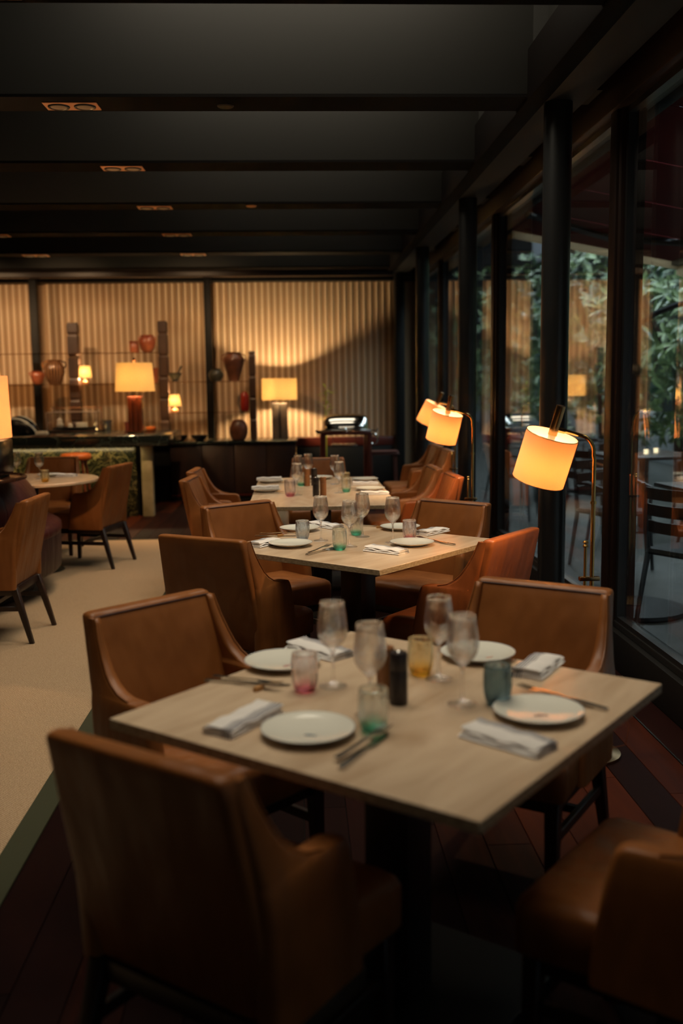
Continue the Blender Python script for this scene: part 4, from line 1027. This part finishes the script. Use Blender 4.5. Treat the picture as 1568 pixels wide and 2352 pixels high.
# terrace furniture
M['outwood'] = mat('dark_terrace_wood', (.035, .016, .010), .4)
def out_chair():
    o = empty('terrace_chair'); tag(o, None, 'chair', 'dark chairs on the terrace')
    MB().loft([rrect(0, 0, .21, .21, .05, .43), rrect(0, 0, .225, .225, .06, .445), rrect(0, 0, .21, .21, .05, .465)]).build('seat', M['black'], o, smooth=True)
    for s in (-1, 1):
        MB().tube([(s * .19, .19, .43), (s * .21, .22, 0)], [.018, .013], 8).build('leg', M['blackmetal'], o, smooth=True)
        MB().tube([(s * .21, -.27, 0), (s * .20, -.19, .43), (s * .20, -.25, .86)], [.013, .018, .013], 8).build('leg', M['blackmetal'], o, smooth=True)
        MB().tube([(s * .20, -.22, .66), (s * .23, .0, .67), (s * .21, .19, .64), (s * .19, .19, .44)], .014, 8).build('armrest', M['outwood'], o, smooth=True)
    for z in (.60, .70, .80):
        MB().loft([[(x, -.215 - .09 * (z - .43) * 1.6 + .05 * (x / .2) ** 2 + j * .008, z + i * .034) for i, j in ((-1, -1), (1, -1), (1, 1), (-1, 1))] for x in [-.2 + .05 * k for k in range(9)]]).build('back_slat', M['outwood'], o, smooth=True, angle=60)
    return o
OC = out_chair(); index(None)
def oc(x, y, a, lab): place(OC, (x, y, 0), D(a), lab, USED)
oc(2.36, 5.75, -60, 'dark terrace chair nearest the window beside the round black base')
oc(3.25, 6.9, 110, 'dark terrace chair across the near terrace table')
oc(2.75, 9.0, -70, 'dark terrace chair by the farther terrace table')
oc(4.0, 9.6, 100, 'dark terrace chair on the garden side of the farther table')
oc(2.6, 12.0, -80, 'dark terrace chair far along the window')
oc(3.9, 12.6, 90, 'dark terrace chair far along the garden side')
oc(2.45, 7.6, 200, 'dark terrace chair between the near and farther terrace tables')
oc(3.6, 8.3, -150, 'dark terrace chair facing the farther table from the near side')
oc(4.3, 6.6, 95, 'dark terrace chair at the garden side right of the near table')
oc(2.5, 10.5, 20, 'dark terrace chair beyond the farther terrace table')
def ot(x, y, s, lab, cloth=False):
    o = empty('terrace_table', (x, y, 0), .1, lab, 'table', 'tables on the terrace')
    MB().box(-s, s, -s, s, .715, .745).build('tabletop', M['outwood'] if not cloth else M['ceramic'], o, bevel=.005)
    MB().box(-.035, .035, -.035, .035, .03, .716).build('pedestal', M['blackmetal'], o)
    MB().lathe([(0, 0), (.24, 0), (.24, .015), (.03, .03), (0, .03)], 28).build('base', M['blackmetal'], o, smooth=True)
ot(2.92, 6.55, .38, 'dark wooden terrace table nearest the window')
ot(3.35, 9.5, .42, 'dark terrace table in the second row')
ot(4.3, 5.2, .42, 'terrace table by the garden wall')
ot(3.2, 12.4, .42, 'terrace table in the third row')
pb = MB().lathe([(0, 0), (.33, 0), (.34, .01), (.33, .03), (.05, .04), (0, .04)], 40).build('parasol_base', M['black'], smooth=True); pb.location = (2.12, 6.15, 0); tag(pb, 'round flat black parasol base on the terrace paving', 'base')
# terrace candle lights on a table
for k, (x, y) in enumerate(((3.35, 9.45), (3.5, 9.6), (3.2, 9.7))):
    c_ = MB().lathe([(0, 0), (.02, 0), (.022, .045), (.0, .045)], 14).build('terrace_candle', emit('candle_glow', (1, .8, .5), 1.6) if k == 0 else bpy.data.materials['candle_glow'], smooth=True)
    c_.location = (x, y, .746); tag(c_, 'small glowing candle on the terrace table, %s' % ('brightest' , 'right one', 'left one')[k] if k else 'small glowing candle on the terrace table, front one', 'candle')
area('terrace_daylight', (5.4, 11, 7.5), (0, 0, 0), 7, 26, 1500, (.80, .93, 1))

# foliage: shrubs of large glossy leaves
rnd = random.Random(11)
def leaf_geo(c, d, n, L_, W_):
    s = d.cross(n).normalized() * W_; n = s.cross(d).normalized()
    return [c, c + d * L_ * .3 + s * .8, c + d * L_ * .65 + s * .85, c + d * L_ - n * L_ * .12, c + d * L_ * .65 - s * .85, c + d * L_ * .3 - s * .8, c + d * L_ * .32 - n * .006, c + d * L_ * .66 - n * .006], \
           [(0, 1, 6), (1, 2, 7, 6), (2, 3, 7), (0, 6, 5), (6, 7, 4, 5), (7, 3, 4)]
leaf_me = []
for k in range(5):
    g, f = leaf_geo(Vector((0, 0, 0)), Vector((1, 0, .05 * k - .1)).normalized(), Vector((0, 0, 1)), .17 + .02 * k, .026 + .003 * k)
    o = MB().add(g, f).build('leaf', M['leaf'], smooth=True, angle=None); leaf_me.append(o.data); bpy.data.objects.remove(o)
def shrub(x, y, h, rad, nl, nstuff, label):
    o = empty('broadleaf_shrub', (x, y, 0), 0, label, 'shrub', 'glossy leaved shrubs behind the terrace')
    for k in range(5):
        a = rnd.uniform(0, 6.28); MB().tube([(0, 0, 0), (.1 * math.cos(a), .1 * math.sin(a), h * .4), (rad * .6 * math.cos(a), rad * .6 * math.sin(a), h * rnd.uniform(.7, .95))], [.04, .03, .012], 6).build('branch', M['outwood'], o)
    def pos():
        while True:
            a = rnd.uniform(0, 2 * PI); u = rnd.uniform(-1, 1); r = rnd.uniform(.72, 1.03)
            p = Vector((math.cos(a) * math.sqrt(1 - u * u) * rad * r, math.sin(a) * math.sqrt(1 - u * u) * rad * r * 1.1, h * .56 + u * h * .44 * r))
            if p.z > .5: return p, Vector((p.x / rad, p.y / rad, (p.z - h * .56) / (h * .44)))
    def cluster(fn, count):
        made = 0
        while made < count:
            p, nn = pos()
            if fn is None and (nn.x > .3): continue
            base = nn.normalized() + Vector((0, 0, .35)); base.normalize()
            for q in range(rnd.randint(5, 8)):
                a = rnd.uniform(0, 2 * PI); t1 = base.orthogonal().normalized(); t2 = base.cross(t1)
                d = (t1 * math.cos(a) + t2 * math.sin(a) + base * rnd.uniform(.1, .9)).normalized()
                yield p, d, base; made += 1
                if made >= count: return
    for p, d, b_ in cluster(None, nl):
        me = rnd.choice(leaf_me); l = bpy.data.objects.new('leaf', me); link(l, o); l.location = p
        l.rotation_mode = 'QUATERNION'; l.rotation_quaternion = d.to_track_quat('X', 'Z'); 
    mb = MB()
    for p, d, b_ in cluster(1, nstuff):
        g, f = leaf_geo(p * .93, d, (b_ + Vector((rnd.uniform(-.3, .3), 0, .2))).normalized(), rnd.uniform(.16, .24), rnd.uniform(.026, .036)); mb.add(g, f)
    tag(mb.build('leaf_mass', M['leaf'], o, smooth=True, angle=None), kind='stuff')
for k, (x, y, h, r) in enumerate(((5.2, 11.0, 3.9, 1.35), (5.2, 13.4, 4.1, 1.4), (5.0, 16.2, 4.3, 1.5), (4.9, 19.4, 4.2, 1.6), (4.9, 23, 4.4, 1.8), (5.4, 8.6, 3.6, 1.25), (6.6, 14.6, 5.4, 1.6), (6.6, 18, 5.6, 1.7), (6.5, 11.4, 5.0, 1.5), (5.2, 28, 5, 2.2))):
    shrub(x, y, h, r, 110 if k < 4 else 0, 1500, ['broadleaf shrub behind the second window bay, rightmost large one', 'broadleaf shrub seen right of the thick mullion', 'broadleaf shrub seen between column and mullion', 'broadleaf shrub seen left of the near column', 'broadleaf shrub far along the garden wall', 'broadleaf shrub at the right edge of the photo', 'taller shrub rising behind the middle of the hedge', 'taller shrub rising behind the left of the hedge', 'taller shrub rising at the right behind the hedge', 'shrub at the very far end of the garden'][k])

# thin loose thread hanging from the chair at the right
th = MB().tube([(.955, 2.93, .50), (1.0, 2.90, .42), (.99, 2.90, .36), (.955, 2.94, .335)], .0012, 5).build('loose_cord', mat('orange_cord', (.3, .08, .02), .6)); tag(th, 'thin orange cord looping beside the chair at the right of the nearest table', 'cord')
